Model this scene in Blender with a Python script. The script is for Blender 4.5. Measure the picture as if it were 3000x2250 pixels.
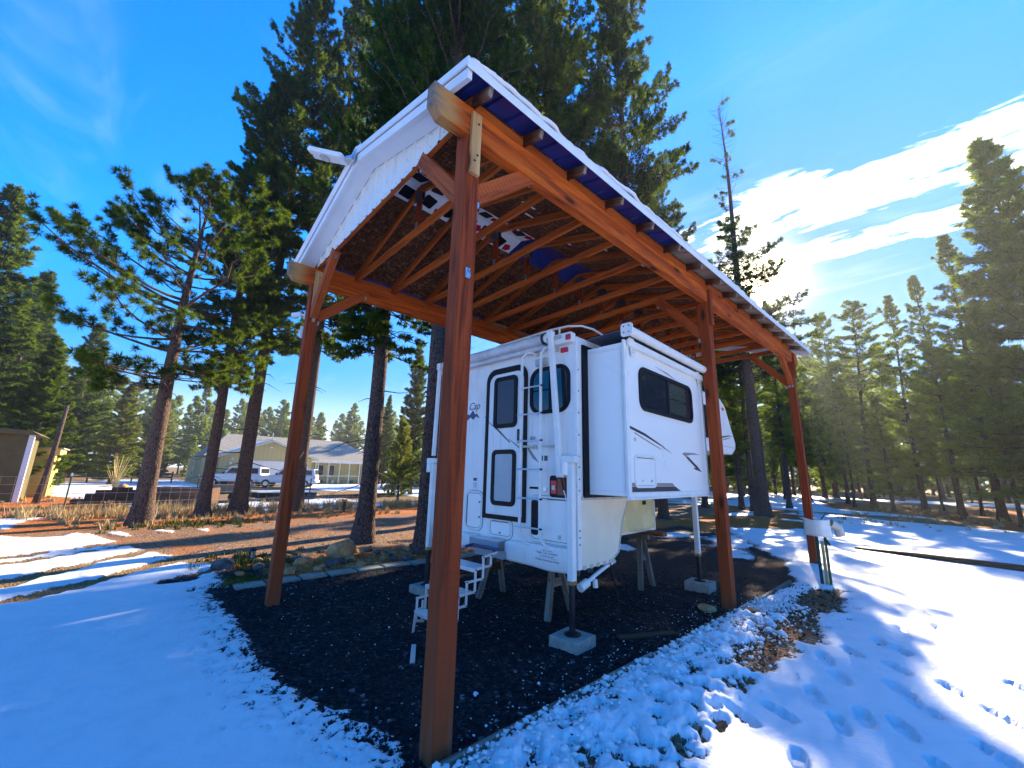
import bpy, math, random
import numpy as np
from mathutils import Matrix, Vector, Quaternion
random.seed(7)
rng = np.random.default_rng(11)
R = math.radians
scene = bpy.context.scene
for o in list(bpy.data.objects):
    bpy.data.objects.remove(o)
COL = scene.collection

# ---------------------------------------------------------------- camera
CAM_POS = Vector((2.365, -1.621, 1.65))
_yaw, _pitch, _roll = 0.8297, 0.2182, 0.0246
fw = Vector((-math.sin(_yaw)*math.cos(_pitch), math.cos(_yaw)*math.cos(_pitch), math.sin(_pitch)))
rt = Vector((math.cos(_yaw), math.sin(_yaw), 0.0))
up = rt.cross(fw)
rt2 = rt*math.cos(_roll) + up*math.sin(_roll)
up2 = -rt*math.sin(_roll) + up*math.cos(_roll)
cam = bpy.data.cameras.new('camera')
cam.sensor_width = 36.0
cam.lens = 1200.85/3000*36.0
cam.clip_start = 0.05
cam.clip_end = 3000
camo = bpy.data.objects.new('camera', cam)
COL.objects.link(camo)
M = Matrix((rt2, up2, -fw)).transposed().to_4x4()
M.translation = CAM_POS
camo.matrix_world = M
scene.camera = camo

# ---------------------------------------------------------------- light
SUN_DIR = Vector((-0.239, 0.888, 0.394)).normalized()
SUN_EL = math.asin(SUN_DIR.z)
SUN_AZ = math.atan2(SUN_DIR.x, SUN_DIR.y)
scene.view_settings.view_transform = 'Standard'
scene.view_settings.look = 'None'
scene.view_settings.gamma = 1.0
scene.view_settings.use_curve_mapping = False
scene.view_settings.exposure = 1.85
try:
    scene.cycles.max_bounces = 8
    scene.cycles.transparent_max_bounces = 12
    scene.cycles.sample_clamp_indirect = 6.0
    scene.cycles.use_denoising = True
except Exception:
    pass

world = bpy.data.worlds.new('World')
scene.world = world
world.use_nodes = True
wt = world.node_tree
wt.nodes.clear()
def wn(t, **k):
    n = wt.nodes.new(t)
    for a, b in k.items():
        setattr(n, a, b)
    return n
def wmath(op, a, b=None, c=None, clamp=False):
    n = wn('ShaderNodeMath', operation=op, use_clamp=clamp)
    for i, v in enumerate((a, b, c)):
        if v is None: continue
        if isinstance(v, (int, float)): n.inputs[i].default_value = v
        else: wt.links.new(v, n.inputs[i])
    return n.outputs[0]
def wband(x, a, b, c, d):
    """1 between b and c, fading to 0 at a and d"""
    m1 = wn('ShaderNodeMapRange', interpolation_type='SMOOTHSTEP'); wt.links.new(x, m1.inputs[0])
    m1.inputs[1].default_value = a; m1.inputs[2].default_value = b
    m2 = wn('ShaderNodeMapRange', interpolation_type='SMOOTHSTEP'); wt.links.new(x, m2.inputs[0])
    m2.inputs[1].default_value = c; m2.inputs[2].default_value = d
    m2.inputs[3].default_value = 1; m2.inputs[4].default_value = 0
    return wmath('MULTIPLY', m1.outputs[0], m2.outputs[0])
out = wn('ShaderNodeOutputWorld')
bg = wn('ShaderNodeBackground')
sky = wn('ShaderNodeTexSky', sky_type='NISHITA')
sky.sun_disc = False
sky.sun_elevation = SUN_EL
sky.sun_rotation = SUN_AZ
sky.altitude = 1300
sky.air_density = 1.0
sky.dust_density = 0.15
sky.ozone_density = 2.0
bg.inputs['Strength'].default_value = 0.15
hs = wn('ShaderNodeHueSaturation')
hs.inputs['Saturation'].default_value = 1.62
hs.inputs['Value'].default_value = 1.08
hs.inputs['Hue'].default_value = 0.512
lum = wn('ShaderNodeRGBToBW'); wt.links.new(sky.outputs[0], lum.inputs[0])
comp = wmath('DIVIDE', 1.0, wmath('ADD', 1.0, wmath('MULTIPLY', wmath('MAXIMUM', wmath('SUBTRACT', lum.outputs[0], 1.8), 0.0), 0.65)))
skc = wn('ShaderNodeVectorMath', operation='SCALE'); wt.links.new(sky.outputs[0], skc.inputs[0]); wt.links.new(comp, skc.inputs['Scale'])
wt.links.new(skc.outputs[0], hs.inputs['Color'])
# clouds: long streaks on a high flat layer
tc = wn('ShaderNodeTexCoord')
sp = wn('ShaderNodeSeparateXYZ'); wt.links.new(tc.outputs['Generated'], sp.inputs[0])
zc = wmath('MAXIMUM', sp.outputs['Z'], 0.03)
px = wmath('DIVIDE', sp.outputs['X'], zc)
py = wmath('DIVIDE', sp.outputs['Y'], zc)
cb = wn('ShaderNodeCombineXYZ'); wt.links.new(px, cb.inputs[0]); wt.links.new(py, cb.inputs[1])
def wnoise(scale, det, rough, stretch, rot=0.0, dist=0.0, loc=(0, 0, 0)):
    mp = wn('ShaderNodeMapping'); wt.links.new(cb.outputs[0], mp.inputs[0])
    mp.inputs['Location'].default_value = loc
    mp.inputs['Rotation'].default_value = (0, 0, rot)
    mp.inputs['Scale'].default_value = stretch
    n = wn('ShaderNodeTexNoise'); wt.links.new(mp.outputs[0], n.inputs['Vector'])
    n.inputs['Scale'].default_value = scale; n.inputs['Detail'].default_value = det
    n.inputs['Roughness'].default_value = rough; n.inputs['Distortion'].default_value = dist
    return n.outputs['Fac']
big = wnoise(3.6, 9, 0.62, (1, 2.6, 1), rot=-0.15, dist=0.25, loc=(0.4, 0.2, 0))
yy = wmath('SUBTRACT', py, wmath('MULTIPLY', px, 0.16))       # bands drift slightly
b1 = wband(yy, 1.46, 1.64, 1.84, 1.98)
b1 = wmath('MULTIPLY', b1, wband(px, -0.95, -0.45, 1.8, 3.2))
b2 = wband(yy, 1.98, 2.08, 2.20, 2.32)
b2 = wmath('MULTIPLY', b2, wband(px, -1.2, -0.5, 1.6, 2.6))
bs = wmath('MAXIMUM', b1, b2)
dens = wmath('ADD', wmath('MULTIPLY', bs, 0.30), wmath('MULTIPLY', wmath('SUBTRACT', big, 0.5), 1.5))
c1 = wn('ShaderNodeMapRange', interpolation_type='SMOOTHSTEP'); wt.links.new(dens, c1.inputs[0])
c1.inputs[1].default_value = 0.12; c1.inputs[2].default_value = 0.30
wisp = wnoise(1.3, 7, 0.6, (1, 3.0, 1), rot=0.5, dist=0.8, loc=(3, 1, 0))
w1 = wn('ShaderNodeMapRange', interpolation_type='SMOOTHSTEP'); wt.links.new(wisp, w1.inputs[0])
w1.inputs[1].default_value = 0.50; w1.inputs[2].default_value = 0.85
w1.inputs[4].default_value = 0.13
cl = wmath('MAXIMUM', wmath('MULTIPLY', c1.outputs[0], wmath('MINIMUM', wmath('MULTIPLY', bs, 4.0), 1.0)), w1.outputs[0])
# low haze that whitens the horizon
hz = wn('ShaderNodeMapRange', interpolation_type='SMOOTHSTEP'); wt.links.new(sp.outputs['Z'], hz.inputs[0])
hz.inputs[1].default_value = 0.20; hz.inputs[2].default_value = 0.0
hz.inputs[3].default_value = 0.0; hz.inputs[4].default_value = 0.85
cl = wmath('MAXIMUM', cl, hz.outputs[0], clamp=True)
mixc = wn('ShaderNodeMix', data_type='RGBA')
wt.links.new(cl, mixc.inputs[0])
wt.links.new(hs.outputs[0], mixc.inputs[6])
# thin cloud glows where the sun is behind it
vd = wn('ShaderNodeVectorMath', operation='DOT_PRODUCT'); wt.links.new(tc.outputs['Generated'], vd.inputs[0])
vd.inputs[1].default_value = SUN_DIR
gl = wmath('POWER', wmath('MAXIMUM', vd.outputs['Value'], 0.0), 30.0)
gl2 = wmath('ADD', wmath('POWER', wmath('MAXIMUM', vd.outputs['Value'], 0.0), 14000.0), wmath('MULTIPLY', wmath('POWER', wmath('MAXIMUM', vd.outputs['Value'], 0.0), 700.0), 0.12))
cc = wn('ShaderNodeMix', data_type='RGBA')
cc.inputs[6].default_value = (2.6, 3.0, 3.6, 1)
cc.inputs[7].default_value = (7.0, 6.8, 6.4, 1)
wt.links.new(gl, cc.inputs[0])
wt.links.new(cc.outputs[2], mixc.inputs[7])
glow = wn('ShaderNodeMix', data_type='RGBA', blend_type='ADD')
glow.inputs[0].default_value = 1.0
wt.links.new(mixc.outputs[2], glow.inputs[6])
gg = wn('ShaderNodeCombineColor')
for i, k in enumerate((160.0, 120.0, 62.0)):
    wt.links.new(wmath('MULTIPLY', gl2, k), gg.inputs[i])
wt.links.new(gg.outputs[0], glow.inputs[7])
wt.links.new(glow.outputs[2], bg.inputs['Color'])
wt.links.new(bg.outputs[0], out.inputs['Surface'])

sl = bpy.data.lights.new('sun', 'SUN')
sl.energy = 5.0
sl.angle = R(0.55)
sl.color = (1.0, 0.85, 0.60)
so = bpy.data.objects.new('sun', sl)
COL.objects.link(so)
so.rotation_mode = 'QUATERNION'
so.rotation_quaternion = SUN_DIR.to_track_quat('Z', 'Y')

# ---------------------------------------------------------------- helpers
def setp(o, label=None, cat=None, group=None, kind=None):
    if label: o['label'] = label
    if cat: o['category'] = cat
    if group: o['group'] = group
    if kind: o['kind'] = kind
    return o
def empty(name, label, cat, loc=(0, 0, 0), rz=0.0, group=None):
    o = bpy.data.objects.new(name, None)
    o.location = loc; o.rotation_euler = (0, 0, rz)
    o.empty_display_size = 0.2
    COL.objects.link(o)
    return setp(o, label, cat, group)
def rootm(p):
    while p.parent: p = p.parent
    return Matrix.Translation(p.location) @ p.rotation_euler.to_matrix().to_4x4()
def nz(v):
    v = np.asarray(v, float); return v/max(1e-9, np.linalg.norm(v))
class MB:
    def __init__(s): s.v = []; s.g = []; s.f = []; s.n = 0
    def add(s, v, f, g=None):
        v = np.asarray(v, float).reshape(-1, 3)
        s.v.append(v); s.g.append(v if g is None else np.asarray(g, float).reshape(-1, 3))
        s.f += [tuple(int(i)+s.n for i in q) for q in f]
        s.n += len(v); return s
    def box(s, c, d, ax=None):
        ax = np.eye(3) if ax is None else np.asarray(ax, float)
        c = np.asarray(c, float); h = np.asarray(d, float)/2
        q = np.array([(x, y, z) for x in (-1, 1) for y in (-1, 1) for z in (-1, 1)], float)*h
        v = c+q@ax
        off = np.array([rng.uniform(0, 50) for _ in range(3)])
        i = int(np.argmax(h)); perm = [i]+[j for j in range(3) if j != i]
        return s.add(v, [(0, 1, 3, 2), (4, 6, 7, 5), (0, 4, 5, 1), (2, 3, 7, 6), (0, 2, 6, 4), (1, 5, 7, 3)], q[:, perm]+off)
    def bx(s, x0, x1, y0, y1, z0, z1):
        return s.box(((x0+x1)/2, (y0+y1)/2, (z0+z1)/2), (abs(x1-x0), abs(y1-y0), abs(z1-z0)))
    def beam(s, p0, p1, w, h, upv=(0, 0, 1)):
        p0 = np.asarray(p0, float); p1 = np.asarray(p1, float)
        a = nz(p1-p0); upv = np.asarray(upv, float)
        if abs(a@nz(upv)) > 0.99: upv = np.array([1., 0, 0])
        b = nz(np.cross(upv, a)); c = np.cross(a, b)
        return s.box((p0+p1)/2, (np.linalg.norm(p1-p0), w, h), np.array([a, b, c]))
    def tube(s, pts, r, seg=8, cap=True):
        pts = np.asarray(pts, float); n = len(pts)
        r = np.full(n, r, float) if np.isscalar(r) else np.asarray(r, float)
        t = np.gradient(pts, axis=0); t /= np.maximum(1e-9, np.linalg.norm(t, axis=1))[:, None]
        u = np.array([0, 0, 1.]) if abs(t[0][2]) < 0.9 else np.array([1., 0, 0])
        v = []; g = []; L = 0; o = rng.uniform(0, 30)
        th = np.arange(seg)*2*math.pi/seg
        for i in range(n):
            b = nz(np.cross(t[i], u)); u = np.cross(b, t[i])
            if i: L += np.linalg.norm(pts[i]-pts[i-1])
            ring = pts[i]+r[i]*(np.cos(th)[:, None]*b+np.sin(th)[:, None]*u)
            v.append(ring); g.append(np.stack([np.full(seg, L+o), r[i]*np.cos(th), r[i]*np.sin(th)], 1))
        f = [(i*seg+j, i*seg+(j+1) % seg, (i+1)*seg+(j+1) % seg, (i+1)*seg+j) for i in range(n-1) for j in range(seg)]
        if cap: f += [tuple(range(seg))[::-1], tuple((n-1)*seg+j for j in range(seg))]
        return s.add(np.concatenate(v), f, np.concatenate(g))
    def prism(s, pts, axis, a0, a1):
        """polygon (2-D) extruded along axis: 'x' (pts=y,z) 'y' (pts=x,z) 'z' (pts=x,y)"""
        n = len(pts); v = []
        for a in (a0, a1):
            for p in pts:
                v.append({'x': (a, p[0], p[1]), 'y': (p[0], a, p[1]), 'z': (p[0], p[1], a)}[axis])
        f = [tuple(range(n))[::-1], tuple(range(n, 2*n))]+[(i, (i+1) % n, n+(i+1) % n, n+i) for i in range(n)]
        return s.add(v, f)
    def ring(s, o, i, axis, a0, a1):
        """frame between outer and inner 2-D outlines of equal length, extruded"""
        n = len(o)
        def P(p, a): return {'x': (a, p[0], p[1]), 'y': (p[0], a, p[1]), 'z': (p[0], p[1], a)}[axis]
        v = [P(p, a0) for p in o]+[P(p, a0) for p in i]+[P(p, a1) for p in o]+[P(p, a1) for p in i]
        f = []
        for k in range(n):
            m = (k+1) % n
            f += [(k, m, n+m, n+k), (2*n+k, 3*n+k, 3*n+m, 2*n+m), (k, 2*n+k, 2*n+m, m), (n+k, n+m, 3*n+m, 3*n+k)]
        return s.add(v, f)
    def cyl(s, c, r, d, axis='z', seg=16, r2=None):
        c = np.asarray(c, float); e = {'x': (1, 0, 0), 'y': (0, 1, 0), 'z': (0, 0, 1)}[axis]; e = np.array(e, float)
        return s.tube([c-e*d/2, c+e*d/2], [r, r if r2 is None else r2], seg)
    def mesh(s, name, xf=None):
        me = bpy.data.meshes.new(name)
        v = np.concatenate(s.v); g = np.concatenate(s.g)
        if xf is not None:
            m = np.array(xf); v = v@m[:3, :3].T+m[:3, 3]
        me.from_pydata(v.tolist(), [], s.f)
        at = me.attributes.new('gco', 'FLOAT_VECTOR', 'POINT')
        at.data.foreach_set('vector', g.astype(np.float32).ravel())
        me.update()
        return me
    def build(s, name, mat, parent=None, local=False, smooth=False, bevel=0.0, fix=True):
        xf = None
        if parent is not None and not local: xf = rootm(parent).inverted()
        me = s.mesh(name, xf)
        if fix:
            import bmesh
            bm = bmesh.new(); bm.from_mesh(me); bmesh.ops.recalc_face_normals(bm, faces=bm.faces); bm.to_mesh(me); bm.free()
        me.materials.append(mat)
        if smooth: me.shade_smooth()
        o = bpy.data.objects.new(name, me); COL.objects.link(o)
        if parent is not None: o.parent = parent
        if bevel:
            b = o.modifiers.new('bevel', 'BEVEL'); b.width = bevel; b.segments = 2; b.limit_method = 'ANGLE'
            b.harden_normals = False
        return o
def inst(src, parent, loc=None, rot=None, name=None):
    o = src.copy(); COL.objects.link(o); o.parent = parent
    if loc is not None: o.location = loc
    if rot is not None: o.rotation_euler = rot
    return o
def rrect(x0, x1, z0, z1, r, seg=6):
    rs = (r,)*4 if np.isscalar(r) else r      # order: BL, BR, TR, TL
    P = []
    for (cx, cz, a0, q) in ((x0, z0, 180, 0), (x1, z0, 270, 1), (x1, z1, 0, 2), (x0, z1, 90, 3)):
        rr = rs[q]; sx = 1 if cx == x0 else -1; sz = 1 if cz == z0 else -1
        for k in range(seg+1):
            a = R(a0+90*k/seg)
            P.append((cx+sx*rr+rr*math.cos(a), cz+sz*rr+rr*math.sin(a)))
    return P
def text_mesh(txt, size, mat, parent, M4, name='lettering', extrude=0.001, shear=0.0, align='CENTER'):
    c = bpy.data.curves.new(name, 'FONT'); c.body = txt; c.size = size; c.extrude = extrude
    c.align_x = align; c.shear = shear; c.resolution_u = 3
    t = bpy.data.objects.new('tmp', c); COL.objects.link(t)
    dg = bpy.context.evaluated_depsgraph_get()
    me = bpy.data.meshes.new_from_object(t.evaluated_get(dg))
    bpy.data.objects.remove(t)
    me.name = name; me.transform(M4); me.materials.clear(); me.materials.append(mat)
    o = bpy.data.objects.new(name, me); COL.objects.link(o); o.parent = parent
    return o

# ---------------------------------------------------------------- materials
MATS = {}
class NT:
    def __init__(s, name, rough=0.6, metal=0.0, spec=0.5):
        s.m = bpy.data.materials.new(name); s.m.use_nodes = True
        s.t = s.m.node_tree; s.b = s.t.nodes['Principled BSDF']
        s.b.inputs['Roughness'].default_value = rough; s.b.inputs['Metallic'].default_value = metal
        s.b.inputs['Specular IOR Level'].default_value = spec
        MATS[name] = s.m
    def n(s, t, **k):
        x = s.t.nodes.new(t)
        for a, b in k.items(): setattr(x, a, b)
        return x
    def L(s, a, b): s.t.links.new(a, b)
    def attr(s, name): x = s.n('ShaderNodeAttribute', attribute_name=name); return x
    def obj(s): return s.n('ShaderNodeTexCoord').outputs['Object']
    def geo(s): return s.n('ShaderNodeNewGeometry').outputs['Position']
    def mapping(s, v, scale=(1, 1, 1), loc=(0, 0, 0), rot=(0, 0, 0)):
        m = s.n('ShaderNodeMapping'); s.L(v, m.inputs[0])
        m.inputs['Scale'].default_value = scale; m.inputs['Location'].default_value = loc; m.inputs['Rotation'].default_value = rot
        return m.outputs[0]
    def noise(s, v, scale, det=4, rough=0.55, dist=0.0, out='Fac'):
        x = s.n('ShaderNodeTexNoise'); s.L(v, x.inputs['Vector'])
        x.inputs['Scale'].default_value = scale; x.inputs['Detail'].default_value = det
        x.inputs['Roughness'].default_value = rough; x.inputs['Distortion'].default_value = dist
        return x.outputs[out]
    def voro(s, v, scale, feat='F1', out='Distance', rnd=1.0):
        x = s.n('ShaderNodeTexVoronoi', feature=feat); s.L(v, x.inputs['Vector'])
        x.inputs['Scale'].default_value = scale; x.inputs['Randomness'].default_value = rnd
        return x.outputs[out]
    def ramp(s, v, stops, interp='LINEAR'):
        x = s.n('ShaderNodeValToRGB'); s.L(v, x.inputs[0]); cr = x.color_ramp; cr.interpolation = interp
        while len(cr.elements) < len(stops): cr.elements.new(0.5)
        for e, (p, c) in zip(cr.elements, stops):
            e.position = p; e.color = (c, c, c, 1) if np.isscalar(c) else (*c, 1)
        return x.outputs[0]
    def mr(s, v, a, b, c=0.0, d=1.0, sm=True):
        x = s.n('ShaderNodeMapRange', interpolation_type='SMOOTHSTEP' if sm else 'LINEAR'); s.L(v, x.inputs[0])
        for i, q in enumerate((a, b, c, d)): x.inputs[i+1].default_value = q
        return x.outputs[0]
    def math(s, op, a, b=None, clamp=False):
        x = s.n('ShaderNodeMath', operation=op, use_clamp=clamp)
        for i, v in enumerate((a, b)):
            if v is None: continue
            if isinstance(v, (int, float)): x.inputs[i].default_value = v
            else: s.L(v, x.inputs[i])
        return x.outputs[0]
    def mix(s, f, a, b, blend='MIX'):
        x = s.n('ShaderNodeMix', data_type='RGBA', blend_type=blend)
        if isinstance(f, (int, float)): x.inputs[0].default_value = f
        else: s.L(f, x.inputs[0])
        for i, v in ((6, a), (7, b)):
            if isinstance(v, tuple): x.inputs[i].default_value = (*v, 1) if len(v) == 3 else v
            else: s.L(v, x.inputs[i])
        return x.outputs[2]
    def col(s, c): 
        if isinstance(c, tuple): s.b.inputs['Base Color'].default_value = (*c, 1)
        else: s.L(c, s.b.inputs['Base Color'])
        return s
    def rough(s, v): s.L(v, s.b.inputs['Roughness'])
    def bump(s, h, strength=0.3, dist=0.01):
        x = s.n('ShaderNodeBump'); x.inputs['Strength'].default_value = strength; x.inputs['Distance'].default_value = dist
        s.L(h, x.inputs['Height']); s.L(x.outputs[0], s.b.inputs['Normal'])
    def sep(s, v): x = s.n('ShaderNodeSeparateXYZ'); s.L(v, x.inputs[0]); return x.outputs

def mat_plain(name, c, rough=0.5, metal=0.0, var=0.08, scale=3.0, spec=0.5, bump=0.0):
    k = NT(name, rough, metal, spec)
    v = k.obj()
    nn = k.noise(v, scale, 5, 0.6)
    k.col(k.mix(k.mr(nn, 0.3, 0.75), tuple(x*(1-var) for x in c), tuple(min(1, x*(1+var)) for x in c)))
    k.rough(k.mr(k.noise(v, scale*2, 3), 0.3, 0.7, max(0, rough-0.03), min(1, rough+0.05)))
    if bump: k.bump(k.noise(v, scale*12, 4), bump, 0.005)
    return k.m
def mat_wood(name, c1, c2, dark, knots=True, incise=0.0, weather=None, rough=0.75, spec=0.2):
    k = NT(name, rough, 0, spec)
    g = k.attr('gco').outputs['Vector']
    fine = k.noise(k.mapping(g, (1.3, 28, 28)), 1.0, 5, 0.65, 0.6)
    wide = k.noise(k.mapping(g, (0.5, 7, 7)), 1.0, 4, 0.6, 1.2)
    blot = k.noise(g, 1.7, 4, 0.6)
    c = k.mix(k.mr(wide, 0.3, 0.7), c1, c2)
    c = k.mix(k.math('MULTIPLY', k.mr(fine, 0.47, 0.68), 0.85), c, dark)
    c = k.mix(k.math('MULTIPLY', k.mr(blot, 0.55, 0.8), 0.45), c, dark)
    h = fine
    if knots:
        kd = k.voro(k.mapping(g, (1.5, 4.5, 4.5)), 1.0)
        kn = k.mr(kd, 0.17, 0.07)
        c = k.mix(kn, c, (0.035, 0.012, 0.004))
        c = k.mix(k.math('MULTIPLY', k.mr(kd, 0.28, 0.12), 0.35), c, dark)
    if incise:
        s = k.sep(g)
        row = k.math('ABSOLUTE', k.math('SINE', k.math('ADD', k.math('MULTIPLY', s[0], 70), k.math('MULTIPLY', s[1], 160))))
        r2 = k.math('ABSOLUTE', k.math('SINE', k.math('ADD', k.math('MULTIPLY', s[2], 160), k.math('MULTIPLY', s[1], 160))))
        ds = k.math('MULTIPLY', k.mr(row, 0.9, 0.99), k.mr(r2, 0.55, 0.85))
        c = k.mix(k.math('MULTIPLY', ds, incise), c, (0.06, 0.018, 0.008))
        h = k.math('SUBTRACT', fine, ds)
    if weather:
        ax, a, b, (w1, w2) = weather
        pos = k.sep(k.geo())[ax]
        f = k.math('ADD', pos, k.math('MULTIPLY', k.math('SUBTRACT', fine, 0.5), (b-a)*1.1))
        c = k.mix(k.mr(f, a, (a+b)/2), c, w1)
        c = k.mix(k.mr(f, (a+b)/2, b), c, w2)
    k.col(c); k.bump(h, 0.35, 0.004)
    return k.m
ORANGE = (0.66, 0.135, 0.012); ORANGE2 = (0.36, 0.052, 0.007); ODARK = (0.14, 0.028, 0.007)
m_post = mat_wood('stained post wood', (0.34, 0.060, 0.011), (0.24, 0.038, 0.008), (0.09, 0.016, 0.005), incise=0.12, weather=(2, 1.0, -0.5, ((0.26, 0.055, 0.016), (0.22, 0.10, 0.06))))
m_beam = mat_wood('stained beam wood', ORANGE, ORANGE2, ODARK)
m_beamend = mat_wood('stained beam wood with bleached end', ORANGE, ORANGE2, ODARK, weather=(1, -0.10, -0.44, ((0.46, 0.23, 0.07), (0.15, 0.14, 0.13))))
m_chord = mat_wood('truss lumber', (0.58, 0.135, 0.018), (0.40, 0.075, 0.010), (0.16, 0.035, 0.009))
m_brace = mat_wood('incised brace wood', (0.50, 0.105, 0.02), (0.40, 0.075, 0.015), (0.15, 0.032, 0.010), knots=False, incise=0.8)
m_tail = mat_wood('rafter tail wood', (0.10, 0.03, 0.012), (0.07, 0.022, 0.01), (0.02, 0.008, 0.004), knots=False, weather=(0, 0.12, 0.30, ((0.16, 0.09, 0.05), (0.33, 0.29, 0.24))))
m_grey = mat_wood('weathered grey wood', (0.26, 0.23, 0.19), (0.17, 0.15, 0.125), (0.07, 0.06, 0.05))
m_dark = mat_wood('dark old timber', (0.085, 0.05, 0.03), (0.05, 0.03, 0.02), (0.02, 0.012, 0.008), knots=False)
m_plybox = mat_wood('brown stained plywood', (0.16, 0.075, 0.035), (0.12, 0.055, 0.028), (0.06, 0.03, 0.018), knots=False)
m_scab = mat_wood('bleached cleat wood', (0.62, 0.38, 0.16), (0.50, 0.26, 0.09), (0.26, 0.09, 0.03))
# oriented strand board
k = NT('oriented strand board', 0.8, 0, 0.15)
g = k.geo()
a = k.voro(k.mapping(g, (50, 14, 14), rot=(0, 0, 0.5)), 1.0, out='Color')
b = k.voro(k.mapping(g, (17, 55, 14), rot=(0, 0, -0.3)), 1.0, out='Color')
bl = k.noise(g, 1.2, 4)
fl = k.math('MULTIPLY', k.math('ADD', k.math('ADD', k.sep(a)[0], k.sep(b)[1]), bl), 0.36)
k.col(k.ramp(fl, [(0.1, (0.035, 0.012, 0.007)), (0.5, (0.10, 0.036, 0.015)), (0.72, (0.17, 0.065, 0.025)), (0.95, (0.40, 0.20, 0.09))]))
k.bump(fl, 0.25, 0.003); m_osb = k.m
m_white = mat_plain('white painted trim', (0.80, 0.80, 0.80), 0.4, 0, 0.04)
m_gable = NT('white ribbed metal siding', 0.45, 0, 0.4); k = m_gable
g = k.geo()
st = k.noise(k.mapping(g, (14, 1, 0.9)), 1.0, 4, 0.7)
k.col(k.mix(k.math('MULTIPLY', k.mr(st, 0.5, 0.85), 0.6), (0.76, 0.75, 0.70), (0.48, 0.40, 0.27))); m_gable = k.m
m_blue = mat_plain('blue metal sheet underside', (0.012, 0.03, 0.20), 0.35, 0.0, 0.2)
m_tan = mat_plain('tan metal sheet underside', (0.30, 0.25, 0.20), 0.45, 0.0, 0.15)
m_roofm = mat_plain('galvanised ribbed roofing', (0.62, 0.64, 0.64), 0.35, 0.5, 0.08)
m_galv = mat_plain('galvanised steel', (0.55, 0.56, 0.58), 0.35, 0.9, 0.1)
m_gusset = mat_plain('dull truss plate', (0.16, 0.15, 0.17), 0.45, 0.8, 0.2)
m_bolt = mat_plain('dark steel bolt', (0.05, 0.05, 0.06), 0.4, 0.8)
m_black = mat_plain('black rubber and plastic', (0.006, 0.006, 0.008), 0.5, 0, 0.1, 3, 0.2)
m_blkmetal = mat_plain('black painted steel', (0.02, 0.02, 0.025), 0.35, 0.3, 0.2)
m_alu = mat_plain('brushed aluminium', (0.72, 0.72, 0.72), 0.35, 0.5, 0.1, 8)
# camper fibreglass: chalky white with pinkish staining
k = NT('chalky white fibreglass', 0.38, 0, 0.45)
v = k.obj()
s1 = k.noise(k.mapping(v, (2.2, 2.2, 0.9)), 1.0, 6, 0.65)
s2 = k.noise(k.mapping(v, (26, 26, 1.6)), 1.0, 4, 0.7)
c = k.mix(k.math('MULTIPLY', k.mr(s1, 0.48, 0.75), 0.6), (0.85, 0.81, 0.76), (0.66, 0.52, 0.50))
c = k.mix(k.math('MULTIPLY', k.mr(s2, 0.52, 0.80), 0.5), c, (0.42, 0.33, 0.22))
zz = k.sep(k.geo())[2]
gr = k.math('ADD', zz, k.math('MULTIPLY', s2, 0.35))
c = k.mix(k.mr(gr, 1.02, 0.82, 0, 0.35), c, (0.45, 0.38, 0.26))
k.col(c); k.rough(k.mr(s1, 0.3, 0.7, 0.3, 0.5)); m_fib = k.m
m_skirt = mat_plain('cream aged fibreglass', (0.82, 0.72, 0.54), 0.45, 0, 0.08, 2)
m_wing = mat_plain('yellowed wing panel', (0.78, 0.66, 0.32), 0.25, 0, 0.10, 1.5)
m_slide = mat_plain('smooth white panel', (0.86, 0.83, 0.77), 0.3, 0, 0.01, 0.8)
m_trim = mat_plain('white plastic trim', (0.80, 0.77, 0.71), 0.4, 0, 0.06, 6)
m_awn = mat_plain('grey white awning vinyl', (0.58, 0.57, 0.58), 0.55, 0, 0.18, 5)
m_awndark = mat_plain('dark grey awning fabric', (0.13, 0.13, 0.17), 0.7, 0, 0.1, 5)
m_red = mat_plain('red lens', (0.55, 0.01, 0.03), 0.15, 0, 0.15, 20)
m_dred = mat_plain('dark red lens', (0.11, 0.012, 0.02), 0.12, 0, 0.2, 20)
m_orangel = mat_plain('orange lens', (0.85, 0.18, 0.03), 0.2)
m_lens = mat_plain('frosted lens', (0.45, 0.44, 0.40), 0.2, 0, 0.15, 20)
m_frost = mat_plain('frosted door pane', (0.38, 0.43, 0.45), 0.35, 0, 0.06, 4)
m_tan2 = mat_plain('taupe decal', (0.30, 0.25, 0.23), 0.4, 0, 0.05)
m_char = mat_plain('charcoal decal', (0.035, 0.033, 0.045), 0.35, 0, 0.05)
m_blued = mat_plain('dark blue decal', (0.03, 0.04, 0.12), 0.35, 0, 0.05)
m_beige = mat_plain('beige plastic', (0.55, 0.50, 0.42), 0.5, 0, 0.08)
k = NT('dark tinted glass', 0.04, 0, 0.8); k.col((0.012, 0.018, 0.03)); m_glass = k.m
k = NT('dark window screen', 0.35, 0, 0.4); k.col((0.035, 0.05, 0.075)); m_screen = k.m
k = NT('dark blind behind glass', 0.12, 0, 0.6)
zz = k.sep(k.obj())[2]; w = k.math('SINE', k.math('MULTIPLY', zz, 250))
k.col(k.mix(k.mr(w, -0.2, 0.6), (0.03, 0.035, 0.03), (0.075, 0.085, 0.07))); m_blind = k.m
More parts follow.
